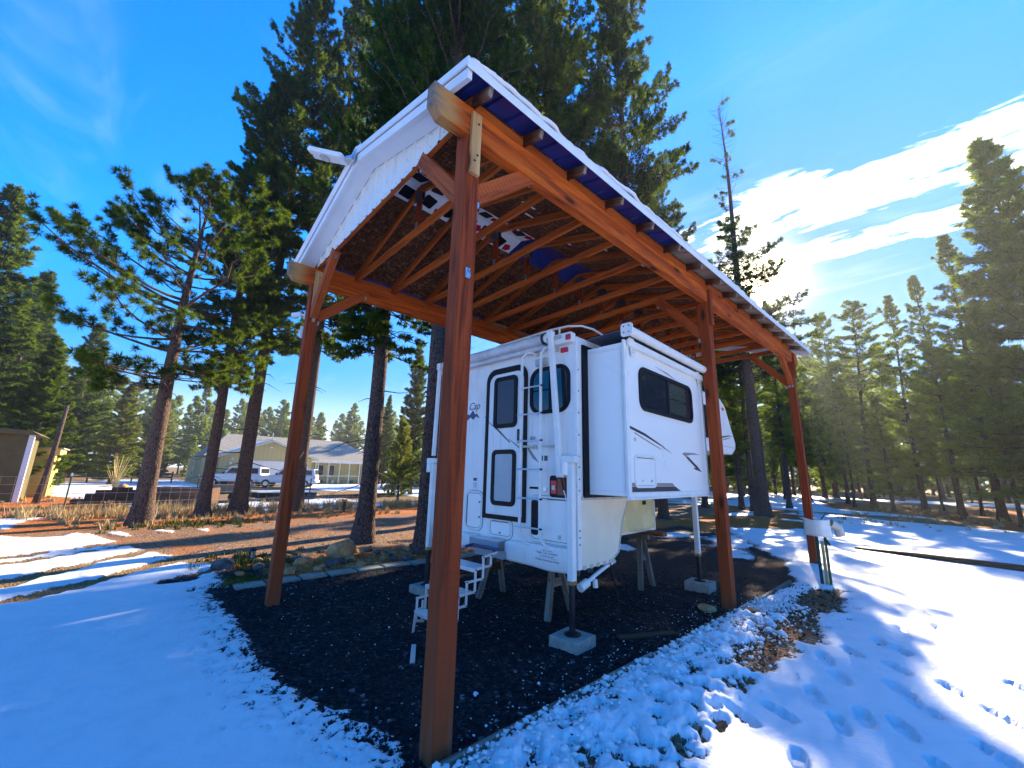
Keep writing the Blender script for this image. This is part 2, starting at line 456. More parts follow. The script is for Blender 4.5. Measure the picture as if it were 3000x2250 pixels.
# diamond plate
k = NT('diamond plate aluminium', 0.3, 0.8, 0.5); v = k.geo()
s = k.sep(v)
u1 = k.math('SINE', k.math('MULTIPLY', k.math('ADD', s[0], k.math('ADD', s[2], s[1])), 210))
u2 = k.math('SINE', k.math('MULTIPLY', k.math('SUBTRACT', s[0], k.math('ADD', s[2], s[1])), 210))
d = k.math('MULTIPLY', u1, u2)
k.col(k.mix(k.mr(d, 0.1, 0.6), (0.40, 0.40, 0.42), (0.9, 0.9, 0.9))); k.bump(d, 0.8, 0.004); m_diamond = k.m
m_conc = mat_plain('concrete', (0.34, 0.31, 0.27), 0.85, 0, 0.2, 12, 0.2, 0.4)
m_paver = mat_plain('grey green paving stone', (0.27, 0.27, 0.23), 0.85, 0, 0.2, 8, 0.2, 0.4)
m_rock = mat_plain('tan rock', (0.52, 0.27, 0.12), 0.85, 0, 0.4, 6, 0.2, 0.8)
m_rockg = mat_plain('grey lava rock', (0.11, 0.105, 0.10), 0.9, 0, 0.5, 7, 0.2, 0.8)
# snow
def snowmat(name, c=(0.80, 0.80, 0.81)):
    k = NT(name, 0.55, 0, 0.3); v = k.geo()
    n1 = k.noise(v, 3, 5, 0.6); n2 = k.noise(v, 60, 4, 0.7)
    k.col(k.mix(k.mr(n1, 0.35, 0.75), c, tuple(x*0.93 for x in c))); k.bump(k.math('ADD', n2, n1), 0.25, 0.01)
    return k.m
m_snow = snowmat('snow')
# house
k = NT('sage green siding', 0.7, 0, 0.2); s = k.sep(k.geo())
w = k.math('FRACT', k.math('MULTIPLY', k.math('ADD', s[1], k.math('MULTIPLY', s[0], 1.0)), 2.4))
k.col(k.mix(k.mr(w, 0.06, 0.02), (0.48, 0.41, 0.19), (0.20, 0.17, 0.09))); m_siding = k.m
k = NT('grey asphalt shingles', 0.9, 0, 0.1); v = k.geo()
k.col(k.ramp(k.noise(k.mapping(v, (2, 2, 8)), 2.0, 6, 0.75), [(0.3, (0.22, 0.19, 0.15)), (0.55, (0.38, 0.33, 0.26)), (0.75, (0.48, 0.42, 0.34))])); m_shingle = k.m
m_hwhite = mat_plain('house white paint', (0.72, 0.72, 0.70), 0.6, 0, 0.04)
m_htrim = mat_plain('pale green trim', (0.52, 0.58, 0.42), 0.6, 0, 0.05)
m_carw = mat_plain('white car paint', (0.78, 0.79, 0.80), 0.2, 0, 0.02)
m_tyre = mat_plain('tyre rubber', (0.02, 0.02, 0.02), 0.8, 0, 0.2)
m_redp = mat_plain('red plastic', (0.55, 0.06, 0.06), 0.5, 0, 0.2, 9)
m_shedw = mat_plain('olive yellow shed wall', (0.46, 0.40, 0.09), 0.7, 0, 0.08)
m_shedd = mat_plain('dark brown shed wall', (0.11, 0.085, 0.025), 0.8, 0, 0.2)
m_green = mat_plain('green painted steel', (0.02, 0.09, 0.06), 0.5, 0.2, 0.3, 12)
m_yell = mat_plain('bare yellow wood', (0.48, 0.36, 0.14), 0.7, 0, 0.2)

# ---------------------------------------------------------------- ground
def _h(ix, iy, s):
    n = (ix*374761393+iy*668265263+s*2147483647) & 0xffffffff
    n = ((n ^ (n >> 13))*1274126177) & 0xffffffff
    return ((n ^ (n >> 16)) & 0xffff)/65535.0
def vnoise(x, y, s=0):
    ix = np.floor(x).astype(np.int64); iy = np.floor(y).astype(np.int64)
    fx = x-ix; fy = y-iy; fx = fx*fx*(3-2*fx); fy = fy*fy*(3-2*fy)
    a = _h(ix, iy, s); b = _h(ix+1, iy, s); c = _h(ix, iy+1, s); d = _h(ix+1, iy+1, s)
    return (a*(1-fx)+b*fx)*(1-fy)+(c*(1-fx)+d*fx)*fy
def fbm(x, y, o=4, s=0):
    t = 0; a = 0.5; n = 0
    for i in range(o):
        t = t+a*vnoise(x*2**i+i*17.3, y*2**i-i*9.1, s+i); n += a; a *= 0.5
    return t/n
def sdpoly(x, y, P):
    """signed distance, negative inside"""
    d = np.full(x.shape, 1e9); ins = np.zeros(x.shape, bool); n = len(P)
    for i in range(n):
        ax, ay = P[i]; bx, by = P[(i+1) % n]
        ex, ey = bx-ax, by-ay
        t = np.clip(((x-ax)*ex+(y-ay)*ey)/(ex*ex+ey*ey+1e-9), 0, 1)
        d = np.minimum(d, np.hypot(x-ax-t*ex, y-ay-t*ey))
        if abs(ey) > 1e-9:
            c = ((ay > y) != (by > y)) & (x < ex*(y-ay)/ey+ax)
            ins ^= c
    return np.where(ins, -d, d)
def sstep(a, b, x):
    t = np.clip((x-a)/(b-a), 0, 1); return t*t*(3-2*t)
PAD = [(-4.95, -0.50), (-3.6, -0.42), (-2.2, -0.47), (-1.3, -0.36), (-0.6, -0.17), (0.14, -0.05), (0.14, 6.9), (-0.2, 8.0), (-1.1, 9.8), (-2.7, 12.0), (-4.9, 13.5)]
BACK = [(-4.8, 6), (-0.6, 8.8), (-2.7, 12.3), (-4.0, 14.2), (-1.6, 16.4), (-2.4, 19.5), (-4.5, 27), (-17, 30), (-17, 6)]
ROCKB = [(-6.6, -0.05), (-5.6, -0.3), (-4.8, -0.2), (-4.8, 7), (-7, 7)]
DRIVE = [(-13.2, -3.3), (-11.4, -1.9), (-9.4, -1.2), (-7.6, -0.75), (-6.5, 0.25), (-6.3, 9), (-7, 26), (-13, 26), (-13, 4)]
STRIP = [(-17.4, -3.2), (-14.4, -3.5), (-12.4, -3.1), (-12.3, 8), (-12.8, 14), (-16.8, 15), (-16.7, 5)]
SHEDA = [(-28, -9), (-17.6, -6.5), (-17.2, -3.7), (-17.6, -1.3), (-19.5, -0.9), (-24, -1.9), (-27.5, -3.2), (-32, -5)]
RDIRT = [(0.66, 2.5), (0.92, 2.7), (1.02, 3.6), (0.98, 4.6), (1.10, 5.6), (0.95, 6.6), (0.62, 7.1), (0.45, 6.0), (0.62, 4.8), (0.62, 3.4)]
RFAR = [(-7, 45), (-3.8, 33), (0.5, 29.5), (2.7, 25), (3.8, 23), (8, 17.5), (13, 24), (8, 47), (0.5, 47)]
YARD = [(-36, 20), (-30, 24), (-38, 34), (-50, 30)]
STREAKS = [([(-6.81, -2.61), (-7.75, -1.93), (-9.13, -0.67)], .16), ([(-5.69, -2.29), (-6.23, -1.84), (-7.5, -0.55)], .14), ([(-9.22, -2.95), (-10.04, -1.7), (-11.09, -0.13)], .16),
           ([(-5.8, -0.74), (-6.47, -0.09), (-6.97, 0.2)], .22), ([(-6.62, -1.49), (-7.58, -0.65), (-8.48, -0.14)], .12), ([(-16.3, -4.9), (-14.1, -3.9), (-12.1, -2.6)], .3), ([(-7.9, -3.6), (-9.0, -2.3), (-10.0, -0.9)], .10)]
PRINTS = [(1.39, 3.14, -60), (1.31, 2.62, -62), (1.53, 2.27, -66), (1.63, 2.49, -72), (1.83, 2.53, -60), (1.05, 1.84, -20), (1.2, 2.12, -25), (1.36, 3.9, -50),
          (1.5, 4.48, -70), (1.68, 4.34, -55), (1.76, 3.25, -50), (1.92, 3.0, -48), (1.88, 1.75, -60), (2.05, 2.15, -50), (2.25, 2.6, -45), (1.45, 1.6, -70),
          (1.7, 3.75, -48), (2.05, 3.6, -52), (2.3, 3.3, -46), (1.22, 3.5, -60), (1.62, 5.2, -70), (1.9, 5.6, -65), (2.45, 4.1, -40), (1.72, 1.35, -64)]
def field(x, y):
    """snow cover (>0 is snow), ground kind weights and height"""
    r = np.hypot(x-2.4, y+1.6)
    wx = x+(fbm(x*1.1, y*1.1, 4, 3)-0.5)*0.9*np.clip(r/12, 0.25, 1)
    wy = y+(fbm(x*1.1+40, y*1.1, 4, 5)-0.5)*0.9*np.clip(r/12, 0.25, 1)
    S = np.full(x.shape, 1.0)
    def bare(P, w, nx=None):
        nonlocal S
        d = sdpoly(wx, wy, P); S = np.minimum(S, d/w); return d
    ex, ey = x+(fbm(x*5, y*5, 4, 8)-0.5)*0.22, y+(fbm(x*5+9, y*5, 4, 9)-0.5)*0.22
    dp = sdpoly(ex, ey, PAD); S = np.minimum(S, dp/0.16)
    patch = fbm(x*0.55, y*0.55, 4, 21)
    db = bare(BACK, 0.5)
    S = np.where(db < 0, np.maximum(S, (patch-0.60)*7), S)
    dr = bare(ROCKB, 0.35)
    dd = bare(DRIVE, 0.5)
    st = fbm(x*0.5+y*0.12, y*3.2-x*0.9, 4, 31)
    S = np.where((dd < 0.6) & (y < 2.2), np.maximum(S, (st-0.50-0.10*(y+1.5))*6), S)
    ds = bare(STRIP, 0.4)
    dh = bare(SHEDA, 0.5)
    q1, q2 = x+(fbm(x*3.2, y*3.2, 4, 33)-0.5)*0.55, y+(fbm(x*3.2+7, y*3.2, 4, 34)-0.5)*0.9
    de = sdpoly(q1, q2, RDIRT); S = np.minimum(S, (de+0.05)/0.22+(fbm(x*14, y*14, 3, 35)-0.5)*1.2)
    df = bare(RFAR, 0.8)
    bare(YARD, 1.5)
    # far field: long melted strips
    far = fbm(x*0.05+3, y*0.16, 4, 44)
    S = np.where((r > 24), np.minimum(S, (0.60-far)*9+0.2), S)
    S = S-sstep(52, 75, r)*1.1
    edge = sstep(0.12, 0.3, x)*sstep(1.0, 0.75, x+0.08*np.maximum(0, 3-y)*-1)*sstep(-1.6, -0.6, y)*sstep(5.6, 4.2, y)
    rub = fbm(x*9, y*9, 4, 51)
    S = np.where(edge > 0.2, np.minimum(S, (rub-0.39-0.06*sstep(0.35, 0.7, x)*sstep(0.5, 2.0, y))*7+0.25), S)
    # specks of melted ground close to the pad front
    spk = fbm(x*13, y*13, 3, 61)
    spk2 = fbm(x*27, y*27, 4, 63)
    near = sstep(0.75, 0.02, dp)*(y < 0.3)*(x < 0.1)
    S = np.where((near > 0.0), np.minimum(S, 0.16+np.maximum(dp, 0)*1.05+(spk2-0.5)*1.1), S)
    # snow flecks that lie on the pad
    S = np.where(dp < -0.05, np.maximum(S, (spk-0.835-0.10*sstep(0.3, 2.5, -dp))*12), S)
    for (L_, w_) in STREAKS:
        for (p, q) in zip(L_[:-1], L_[1:]):
            m = (x > min(p[0], q[0])-1) & (x < max(p[0], q[0])+1) & (y > min(p[1], q[1])-1) & (y < max(p[1], q[1])+1)
            if not m.any(): continue
            ex_, ey_ = q[0]-p[0], q[1]-p[1]; t_ = np.clip(((x[m]-p[0])*ex_+(y[m]-p[1])*ey_)/(ex_*ex_+ey_*ey_), 0, 1)
            d_ = np.hypot(x[m]-p[0]-t_*ex_, y[m]-p[1]-t_*ey_)
            S[m] = np.minimum(S[m], d_/w_-1.0+2.2*(fbm(x[m]*2.3, y[m]*2.3, 4, 66)-0.42)+0.9*(rub[m]-.5))
    # prints
    z = 0.0*x
    dirt = 0.0*x
    for i, (qx, qy, a) in enumerate(PRINTS):
        m = (abs(x-qx) < 0.3) & (abs(y-qy) < 0.3)
        if not m.any(): continue
        ca, sa = math.cos(R(a)), math.sin(R(a))
        u = ((x[m]-qx)*ca+(y[m]-qy)*sa); v = (-(x[m]-qx)*sa+(y[m]-qy)*ca)
        w = 0.047+0.010*np.cos(u*24)
        e = np.minimum(1-abs(u)/0.145, 1-abs(v)/w)
        z[m] -= 0.042*sstep(0, 0.14, e)*(1-0.45*(abs(u+0.03) < 0.018))
        z[m] += 0.007*np.exp(-((e+0.12)/0.10)**2)
        if i in (7, 8, 9, 5): S[m] = np.minimum(S[m], 1-1.5*sstep(0.2, 0.6, e)*rub[m]*1.6)
    sn = sstep(-0.1, 0.6, S)
    z += sn*(0.030+0.012*np.clip(r/6, 0, 1))
    z += sn*edge*(0.11*(rub-0.25)+0.06*(fbm(x*24, y*24, 3, 71)-0.4))
    z += (fbm(x*2.2, y*2.2, 4, 81)-0.5)*0.02
    z += sstep(0.0, -0.1, dp)*(fbm(x*26, y*26, 3, 91)-0.5)*0.016
    z += (r > 14)*(fbm(x*0.16, y*0.16, 3, 95)-0.5)*0.10*np.clip((r-14)/20, 0, 1)
    pad = np.maximum(sstep(0.12, -0.05, dp), sstep(1.3, 1.0, dp)*sstep(0.5, 0.2, y))
    drv = sstep(0.3, -0.3, dd)*(1-pad)
    drv = np.maximum(drv, sstep(0.06, -0.02, de)*0.9)
    drv = np.maximum(drv, edge)
    ned = np.maximum.reduce([sstep(0.4, -0.2, q) for q in (db, ds, dh, df, dr)])*(1-pad)*(1-drv)
    return S, pad, drv, ned, z
def make_ground():
    th = []; a = -math.pi
    c0 = 0.8297
    A = []
    t = c0-math.pi
    while t < c0+math.pi-1e-6:
        A.append(t); t += R(0.27) if abs(t-c0) < R(62) else R(2.4)
    A = np.array(A)
    rr = [0.25]
    while rr[-1] < 1500: rr.append(rr[-1]*(1.008 if rr[-1] < 8 else (1.02 if rr[-1] < 60 else 1.08)))
    rr = np.array(rr); nA, nR = len(A), len(rr)
    X = 2.365-np.sin(A)[None, :]*rr[:, None]; Y = -1.621+np.cos(A)[None, :]*rr[:, None]
    S, pad, drv, ned, z = field(X.ravel(), Y.ravel())
    v = np.stack([X.ravel(), Y.ravel(), z], 1); v = np.vstack([v, [[2.365, -1.621, float(z[:nA].mean())]]])
    i = np.arange(nR-1)[:, None]*nA; j = np.arange(nA)[None, :]; j2 = (j+1) % nA
    f = np.stack([i+j, i+nA+j, i+nA+j2, i+j2], -1).reshape(-1, 4)
    tri = np.stack([np.full(nA, len(v)-1), np.arange(nA), (np.arange(nA)+1) % nA], 1)
    me = bpy.data.meshes.new('ground')
    nq, nt = len(f), len(tri)
    me.vertices.add(len(v)); me.vertices.foreach_set('co', v.astype(np.float32).ravel())
    me.loops.add(nq*4+nt*3); me.loops.foreach_set('vertex_index', np.concatenate([f[:, ::-1].ravel(), tri.ravel()]).astype(np.int32))
    me.polygons.add(nq+nt)
    me.polygons.foreach_set('loop_start', np.concatenate([np.arange(nq)*4, nq*4+np.arange(nt)*3]).astype(np.int32))
    me.update(calc_edges=True)
    for n, q in (('snow', S), ('pad', pad), ('drv', drv), ('ned', ned)):
        at = me.attributes.new(n, 'FLOAT', 'POINT'); at.data.foreach_set('value', np.append(q, q[0]).astype(np.float32))
    me.shade_smooth()
    import bmesh
    bm = bmesh.new(); bm.from_mesh(me)
    if sum(fc.normal.z for fc in list(bm.faces)[:200]) < 0:
        bmesh.ops.reverse_faces(bm, faces=bm.faces)
    bm.to_mesh(me); bm.free()
    o = bpy.data.objects.new('ground', me); COL.objects.link(o)
    k = NT('ground', 0.9, 0, 0.15)
    g = k.geo()
    sn = k.attr('snow').outputs['Fac']; pd = k.attr('pad').outputs['Fac']; dv = k.attr('drv').outputs['Fac']; nd = k.attr('ned').outputs['Fac']
    f1 = k.noise(g, 16, 5, 0.7); f2 = k.noise(g, 1.3, 5, 0.6); f3 = k.noise(g, 70, 3, 0.6)
    cell = k.voro(g, 34, out='Color'); cd = k.voro(g, 34)
    cs = k.sep(cell)
    # black cinder with a few pale chips and fallen needles
    padc = k.ramp(cs[0], [(0.0, (0.005, 0.004, 0.006)), (0.6, (0.015, 0.012, 0.016)), (0.93, (0.038, 0.030, 0.032)), (0.985, (0.09, 0.075, 0.07)), (1.0, (0.20, 0.18, 0.18))])
    lit = k.mr(f2, 0.50, 0.75)
    padc = k.mix(k.math('MULTIPLY', k.mr(k.math('ADD', k.sep(g)[1], k.math('MULTIPLY', f2, 3.0)), 5.0, 8.0), 0.6), padc, (0.085, 0.042, 0.024))
    padc = k.mix(k.math('MULTIPLY', k.math('MULTIPLY', lit, k.mr(f1, 0.5, 0.75)), 0.5), padc, (0.13, 0.075, 0.045))
    drvc = k.ramp(cs[1], [(0.0, (0.08, 0.045, 0.028)), (0.5, (0.21, 0.12, 0.07)), (0.9, (0.33, 0.21, 0.13)), (1.0, (0.46, 0.35, 0.25))])
    drvc = k.mix(k.mr(f2, 0.42, 0.7), drvc, (0.34, 0.125, 0.045))
    st1 = k.noise(k.mapping(g, (9, 26, 9), rot=(0, 0, 0.4)), 1.6, 6, 0.72)
    nedc = k.ramp(st1, [(0.30, (0.08, 0.022, 0.007)), (0.48, (0.40, 0.105, 0.020)), (0.62, (0.56, 0.22, 0.055)), (0.8, (0.66, 0.40, 0.15))])
    nedc = k.mix(k.math('MULTIPLY', k.mr(f2, 0.62, 0.8), 0.2), nedc, (0.14, 0.12, 0.03))
    fldc = k.ramp(st1, [(0.3, (0.12, 0.065, 0.03)), (0.7, (0.33, 0.21, 0.09))])
    c = k.mix(nd, fldc, nedc); c = k.mix(dv, c, drvc); c = k.mix(pd, c, padc)
    thr = k.math('ADD', k.math('ADD', sn, k.math('MULTIPLY', k.math('SUBTRACT', f1, 0.5), 1.0)), k.math('MULTIPLY', k.math('SUBTRACT', k.noise(g, 48, 4, 0.7), 0.5), 1.1))
    sm = k.mr(thr, 0.12, 0.28)
    n2 = k.noise(g, 5, 5, 0.6)
    snc = k.mix(k.mr(n2, 0.4, 0.8), (0.79, 0.79, 0.80), (0.70, 0.71, 0.73))
    dirty = k.math('MULTIPLY', k.mr(k.noise(g, 26, 5, 0.75), 0.62, 0.82), k.mr(k.noise(g, 0.9, 3, 0.5), 0.45, 0.7))
    snc = k.mix(k.math('MULTIPLY', dirty, 0.5), snc, (0.38, 0.32, 0.26))
    ndl = k.voro(k.mapping(g, (55, 14, 30), rot=(0, 0, 0.7)), 1.0); ndr = k.sep(k.voro(k.mapping(g, (55, 14, 30), rot=(0, 0, 0.7)), 1.0, out='Color'))[0]
    lit_ = k.math('MULTIPLY', k.math('MULTIPLY', k.mr(ndl, 0.16, 0.10), k.mr(ndr, 0.93, 0.94)), k.mr(f2, 0.42, 0.6))
    snc = k.mix(k.math('MULTIPLY', lit_, 0.8), snc, (0.10, 0.05, 0.025))
    k.col(k.mix(sm, c, snc))
    k.rough(k.mr(sm, 0, 1, 0.92, 0.5))
    h = k.math('ADD', k.math('MULTIPLY', k.math('SUBTRACT', 1.0, sm), k.math('MULTIPLY', cd, 2.2)), k.math('ADD', k.math('MULTIPLY', f3, 0.25), k.math('MULTIPLY', sm, k.math('ADD', k.math('MULTIPLY', k.noise(g, 34, 5, 0.75), 0.55), k.math('MULTIPLY', k.noise(g, 9, 4, 0.6), 1.1)))))
    k.bump(h, 0.55, 0.018)
    me.materials.append(k.m)
    o['kind'] = 'structure'
    return o
make_ground()

# loose chips and snow lumps
def lumps(name, pts, sizes, mat, label=None, squash=0.6, seed=1, kind='stuff', smooth=False):
    r2 = np.random.default_rng(seed)
    base = np.array([(1, 0, 0), (-1, 0, 0), (0, 1, 0), (0, -1, 0), (0, 0, 1), (0, 0, -1), (.6, .6, .5), (-.6, .6, .5), (-.6, -.6, .5), (.6, -.6, .5)], float)
    fc = [(0, 6, 4), (6, 2, 4), (2, 7, 4), (7, 1, 4), (1, 8, 4), (8, 3, 4), (3, 9, 4), (9, 0, 4), (0, 2, 6), (2, 1, 7), (1, 3, 8), (3, 0, 9), (0, 5, 2), (2, 5, 1), (1, 5, 3), (3, 5, 0)]
    V = []; F = []
    for i, (p, s) in enumerate(zip(pts, sizes)):
        b = base*(r2.uniform(0.65, 1.25, (10, 1)))*np.array([1, r2.uniform(.6, 1), squash])*s
        a = r2.uniform(0, 6.28); c, d = math.cos(a), math.sin(a)
        b = b@np.array([[c, d, 0], [-d, c, 0], [0, 0, 1]])
        V.append(b+p); F += [tuple(q+10*i for q in t) for t in fc]
    me = bpy.data.meshes.new(name); me.from_pydata(np.concatenate(V).tolist(), [], F); me.materials.append(mat)
    if smooth: me.shade_smooth()
    o = bpy.data.objects.new(name, me); COL.objects.link(o)
    return setp(o, label=label, kind=kind)
m_cinder = NT('cinder chips', 0.9, 0, 0.15); m_cinder.col(m_cinder.ramp(m_cinder.voro(m_cinder.geo(), 20, out='Color'), [(0, (0.008, 0.006, 0.009)), (0.8, (0.03, 0.024, 0.028)), (1, (0.11, 0.10, 0.09))])); m_cinder = m_cinder.m
n = 9000
P = np.stack([rng.uniform(-4.8, 0.1, n), -0.4+rng.beta(1.0, 2.2, n)*7.5, np.zeros(n)+0.006], 1)
lumps('cinder_gravel', P, rng.uniform(0.006, 0.017, n), m_cinder, 'loose black cinder chips over the ground under the carport', seed=3)
n = 150
P = np.stack([rng.uniform(-4.4, 0.1, n), -0.3+rng.beta(1, 2, n)*7, np.zeros(n)+0.010], 1)
P = np.concatenate([P, np.stack([0.12-np.abs(rng.normal(0, 0.25, 260)), rng.uniform(-0.2, 5.5, 260), np.full(260, 0.012)], 1)])
sz = rng.uniform(0.003, 0.010, len(P)); sz[rng.random(len(P)) < 0.06] *= 2.0
lumps('snow_crumbs', P, sz, m_snow, 'small white snow crumbs scattered on the black cinder', seed=4)
n = 3600
y_ = rng.uniform(-0.9, 5.2, n); x_ = 0.16+np.abs(rng.normal(0, 0.30, n))
P = np.stack([x_, y_, 0.05+rng.uniform(-0.02, 0.05, n)*np.exp(-((x_-0.35)/0.3)**2)], 1)
lumps('snow_rubble', P, rng.gamma(1.8, 0.006, n)+0.004, m_snow, 'broken lumps of ploughed snow along the right edge of the carport', squash=0.75, seed=5, smooth=True)

m_mud = mat_plain('mud crumbs', (0.13, 0.07, 0.035), 0.9, 0, 0.5, 30, 0.1)
n = 2200
y_ = rng.uniform(0.6, 6.6, n); x_ = 0.62+rng.normal(0, 0.20, n)
P = np.stack([x_, y_, 0.045+rng.uniform(-0.02, 0.03, n)*np.exp(-((x_-0.4)/0.3)**2)-0.03*(x_ > .6)], 1)
lumps('mud_crumbs', P, rng.gamma(1.6, 0.004, n)+0.003, m_mud, 'brown mud crumbs mixed into the ploughed snow and bare track', squash=0.7, seed=15, smooth=True)

# ---------------------------------------------------------------- trees
k = NT('pine bark', 0.9, 0, 0.1); v = k.geo()
b1_ = k.voro(k.mapping(v, (13, 13, 4.2), rot=(0.05, 0, 0)), 2.0, 'DISTANCE_TO_EDGE'); nn = k.noise(v, 9, 6, 0.7)
c = k.mix(k.mr(b1_, 0.0, 0.22), (0.035, 0.024, 0.020), (0.15, 0.092, 0.072))
c = k.mix(k.mr(nn, 0.45, 0.75), c, (0.12, 0.085, 0.07))
k.col(c); k.bump(k.math('ADD', b1_, k.math('MULTIPLY', nn, 0.3)), 0.7, 0.03); m_bark = k.m
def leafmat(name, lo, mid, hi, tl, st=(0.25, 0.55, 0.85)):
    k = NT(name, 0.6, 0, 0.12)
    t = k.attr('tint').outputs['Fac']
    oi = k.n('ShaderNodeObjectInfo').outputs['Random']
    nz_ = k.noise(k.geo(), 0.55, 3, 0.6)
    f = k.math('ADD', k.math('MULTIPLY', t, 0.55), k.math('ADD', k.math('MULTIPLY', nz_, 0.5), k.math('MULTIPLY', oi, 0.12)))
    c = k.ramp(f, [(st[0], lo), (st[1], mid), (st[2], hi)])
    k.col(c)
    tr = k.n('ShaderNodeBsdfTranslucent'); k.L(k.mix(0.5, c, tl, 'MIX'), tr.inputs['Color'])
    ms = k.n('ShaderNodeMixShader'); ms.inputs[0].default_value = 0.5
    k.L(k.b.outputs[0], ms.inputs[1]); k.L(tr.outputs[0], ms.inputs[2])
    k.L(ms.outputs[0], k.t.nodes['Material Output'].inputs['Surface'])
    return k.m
m_leaf = leafmat('pine needles', (0.004, 0.012, 0.003), (0.016, 0.038, 0.007), (0.13, 0.17, 0.012), (0.17, 0.26, 0.015), (0.42, 0.68, 0.92))  # ramp paints near-black shade and yellow highlights into the needles
m_leafy = leafmat('young and sunlit pine needles', (0.06, 0.10, 0.012), (0.13, 0.17, 0.02), (0.24, 0.24, 0.03), (0.25, 0.28, 0.03))  # young pine green; also paints sunlight onto two left conifers
m_leafo = leafmat('backlit pine needles', (0.055, 0.075, 0.014), (0.12, 0.17, 0.022), (0.27, 0.31, 0.030), (0.28, 0.40, 0.03))  # needle colour lightened to imitate backlight on right and far trees
def tubes_mesh(paths, seg):
    V = []; F = []; n0 = 0
    for pts, r, sg in paths:
        pts = np.asarray(pts); n = len(pts)
        t = np.gradient(pts, axis=0); t /= np.maximum(1e-9, np.linalg.norm(t, axis=1))[:, None]
        u = np.array([0, 0, 1.]) if abs(t[0][2]) < 0.8 else np.array([1., 0, 0])
        th = np.arange(sg)*2*math.pi/sg; rings = []
        for i in range(n):
            b = nz(np.cross(t[i], u)); uu = np.cross(b, t[i])
            ri = r[i] if np.ndim(r[i]) else np.full(sg, r[i])
            rings.append(pts[i]+ri[:, None]*(np.cos(th)[:, None]*b+np.sin(th)[:, None]*uu))
        V.append(np.concatenate(rings))
        F += [(n0+i*sg+j, n0+i*sg+(j+1) % sg, n0+(i+1)*sg+(j+1) % sg, n0+(i+1)*sg+j) for i in range(n-1) for j in range(sg)]
        n0 += n*sg
    return np.concatenate(V), F
def gen_tree(seed, H, cb, Rm, r0, prof, dz=0.42, nb=(4, 6), twig=0.34, tufts=4, needles=12, nl=0.13, nw=0.012, spread=0.8, droop=0.25, rise=0.5,
             pom=False, dead=6, bare_top=0.0, inner=0.25, jitter=0.35, lean=(0, 0), tw_len=0.30, seg=14, up_=0.8):
    rg = np.random.default_rng(seed)
    zs = np.concatenate([np.array([-0.3, 0, .12, .3, .6]), np.linspace(1.0, H, max(8, int(H/0.8)))])
    ph = rg.uniform(0, 6.28, 3)
    def axis(z):
        t = z/H
        return np.array([lean[0]*t*t+0.10*math.sin(z*0.35+ph[0])*t, lean[1]*t*t+0.10*math.sin(z*0.31+ph[1])*t, z])
    def rad(z): return max(0.012, r0*(1-max(0, z)/H)**0.85+r0*0.55*math.exp(-max(0, z)/0.30))
    th = np.arange(seg)*2*math.pi/seg
    tr = [[axis(z) for z in zs], [rad(z)*(1+0.10*np.sin(th*3+z*0.6)*math.exp(-max(z, 0)/0.8)+rg.normal(0, 0.035, seg)) for z in zs], seg]
    paths = [tr]; C = []; D = []; T = []; SZ = []
    z = cb
    while z < H-0.25:
        t = (z-cb)/(H-cb)
        w = prof(t)
        for b in range(rg.integers(nb[0], nb[1]+1)):
            az = rg.uniform(0, 6.283); L = Rm*w*rg.uniform(1-jitter, 1.1)
            if L < 0.12: L = 0.12
            ca, sa = math.cos(az), math.sin(az)
            elev = (rise*t-droop*(1-t))+rg.normal(0, 0.12)
            a0 = axis(z+rg.uniform(-0.15, 0.15)); pts = []
            for s in np.linspace(0, 1, 6):
                hgt = L*(math.tan(elev)*s+0.28*s*s*(0.4+t)*(1 if not pom else 1.5))
                pts.append(a0+np.array([ca*L*s, sa*L*s, hgt])+np.array([rg.normal(0, .03)*s, rg.normal(0, .03)*s, 0])*L)
            pts = np.array(pts)
            rb = max(0.008, 0.020*L**0.8)
            paths.append([pts, rb*np.linspace(1, 0.25, 6), 4])
            if bare_top and t > bare_top and rg.random() < 0.85: continue
            nt = max(2, int(L*(1-inner)/twig*2))
            for q in range(nt):
                s = inner+(1-inner)*(q+rg.random())/nt
                k5 = s*5; i = min(4, int(k5)); p = pts[i]+(pts[i+1]-pts[i])*(k5-i); d = nz(pts[i+1]-pts[i])
                side = (1 if q % 2 else -1); tl = tw_len*(0.5+0.9*(1-s))*min(1.6, 0.5+L*0.4)
                if pom: tl *= 1.0
                sd = np.array([-d[1], d[0], 0])*side
                td = nz(d*rg.uniform(0.5, 0.9)+sd*rg.uniform(0.5, 1.0)+np.array([0, 0, rg.uniform(-0.1, up_)]))
                if pom: paths.append([np.array([p, p+td*tl]), np.array([0.008, 0.004]), 3])
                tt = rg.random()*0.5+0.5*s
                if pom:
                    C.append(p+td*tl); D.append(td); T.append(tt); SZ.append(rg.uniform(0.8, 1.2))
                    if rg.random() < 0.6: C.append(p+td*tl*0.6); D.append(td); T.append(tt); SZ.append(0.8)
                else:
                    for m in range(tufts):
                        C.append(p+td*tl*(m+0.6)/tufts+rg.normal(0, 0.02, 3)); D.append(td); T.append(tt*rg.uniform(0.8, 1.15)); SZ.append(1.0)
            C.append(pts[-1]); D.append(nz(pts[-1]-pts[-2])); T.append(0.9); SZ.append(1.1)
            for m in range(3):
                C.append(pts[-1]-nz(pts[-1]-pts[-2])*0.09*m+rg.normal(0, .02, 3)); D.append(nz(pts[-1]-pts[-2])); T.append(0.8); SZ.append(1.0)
        z += dz*rg.uniform(0.7, 1.25)*(1 if t < 0.85 else 0.6)
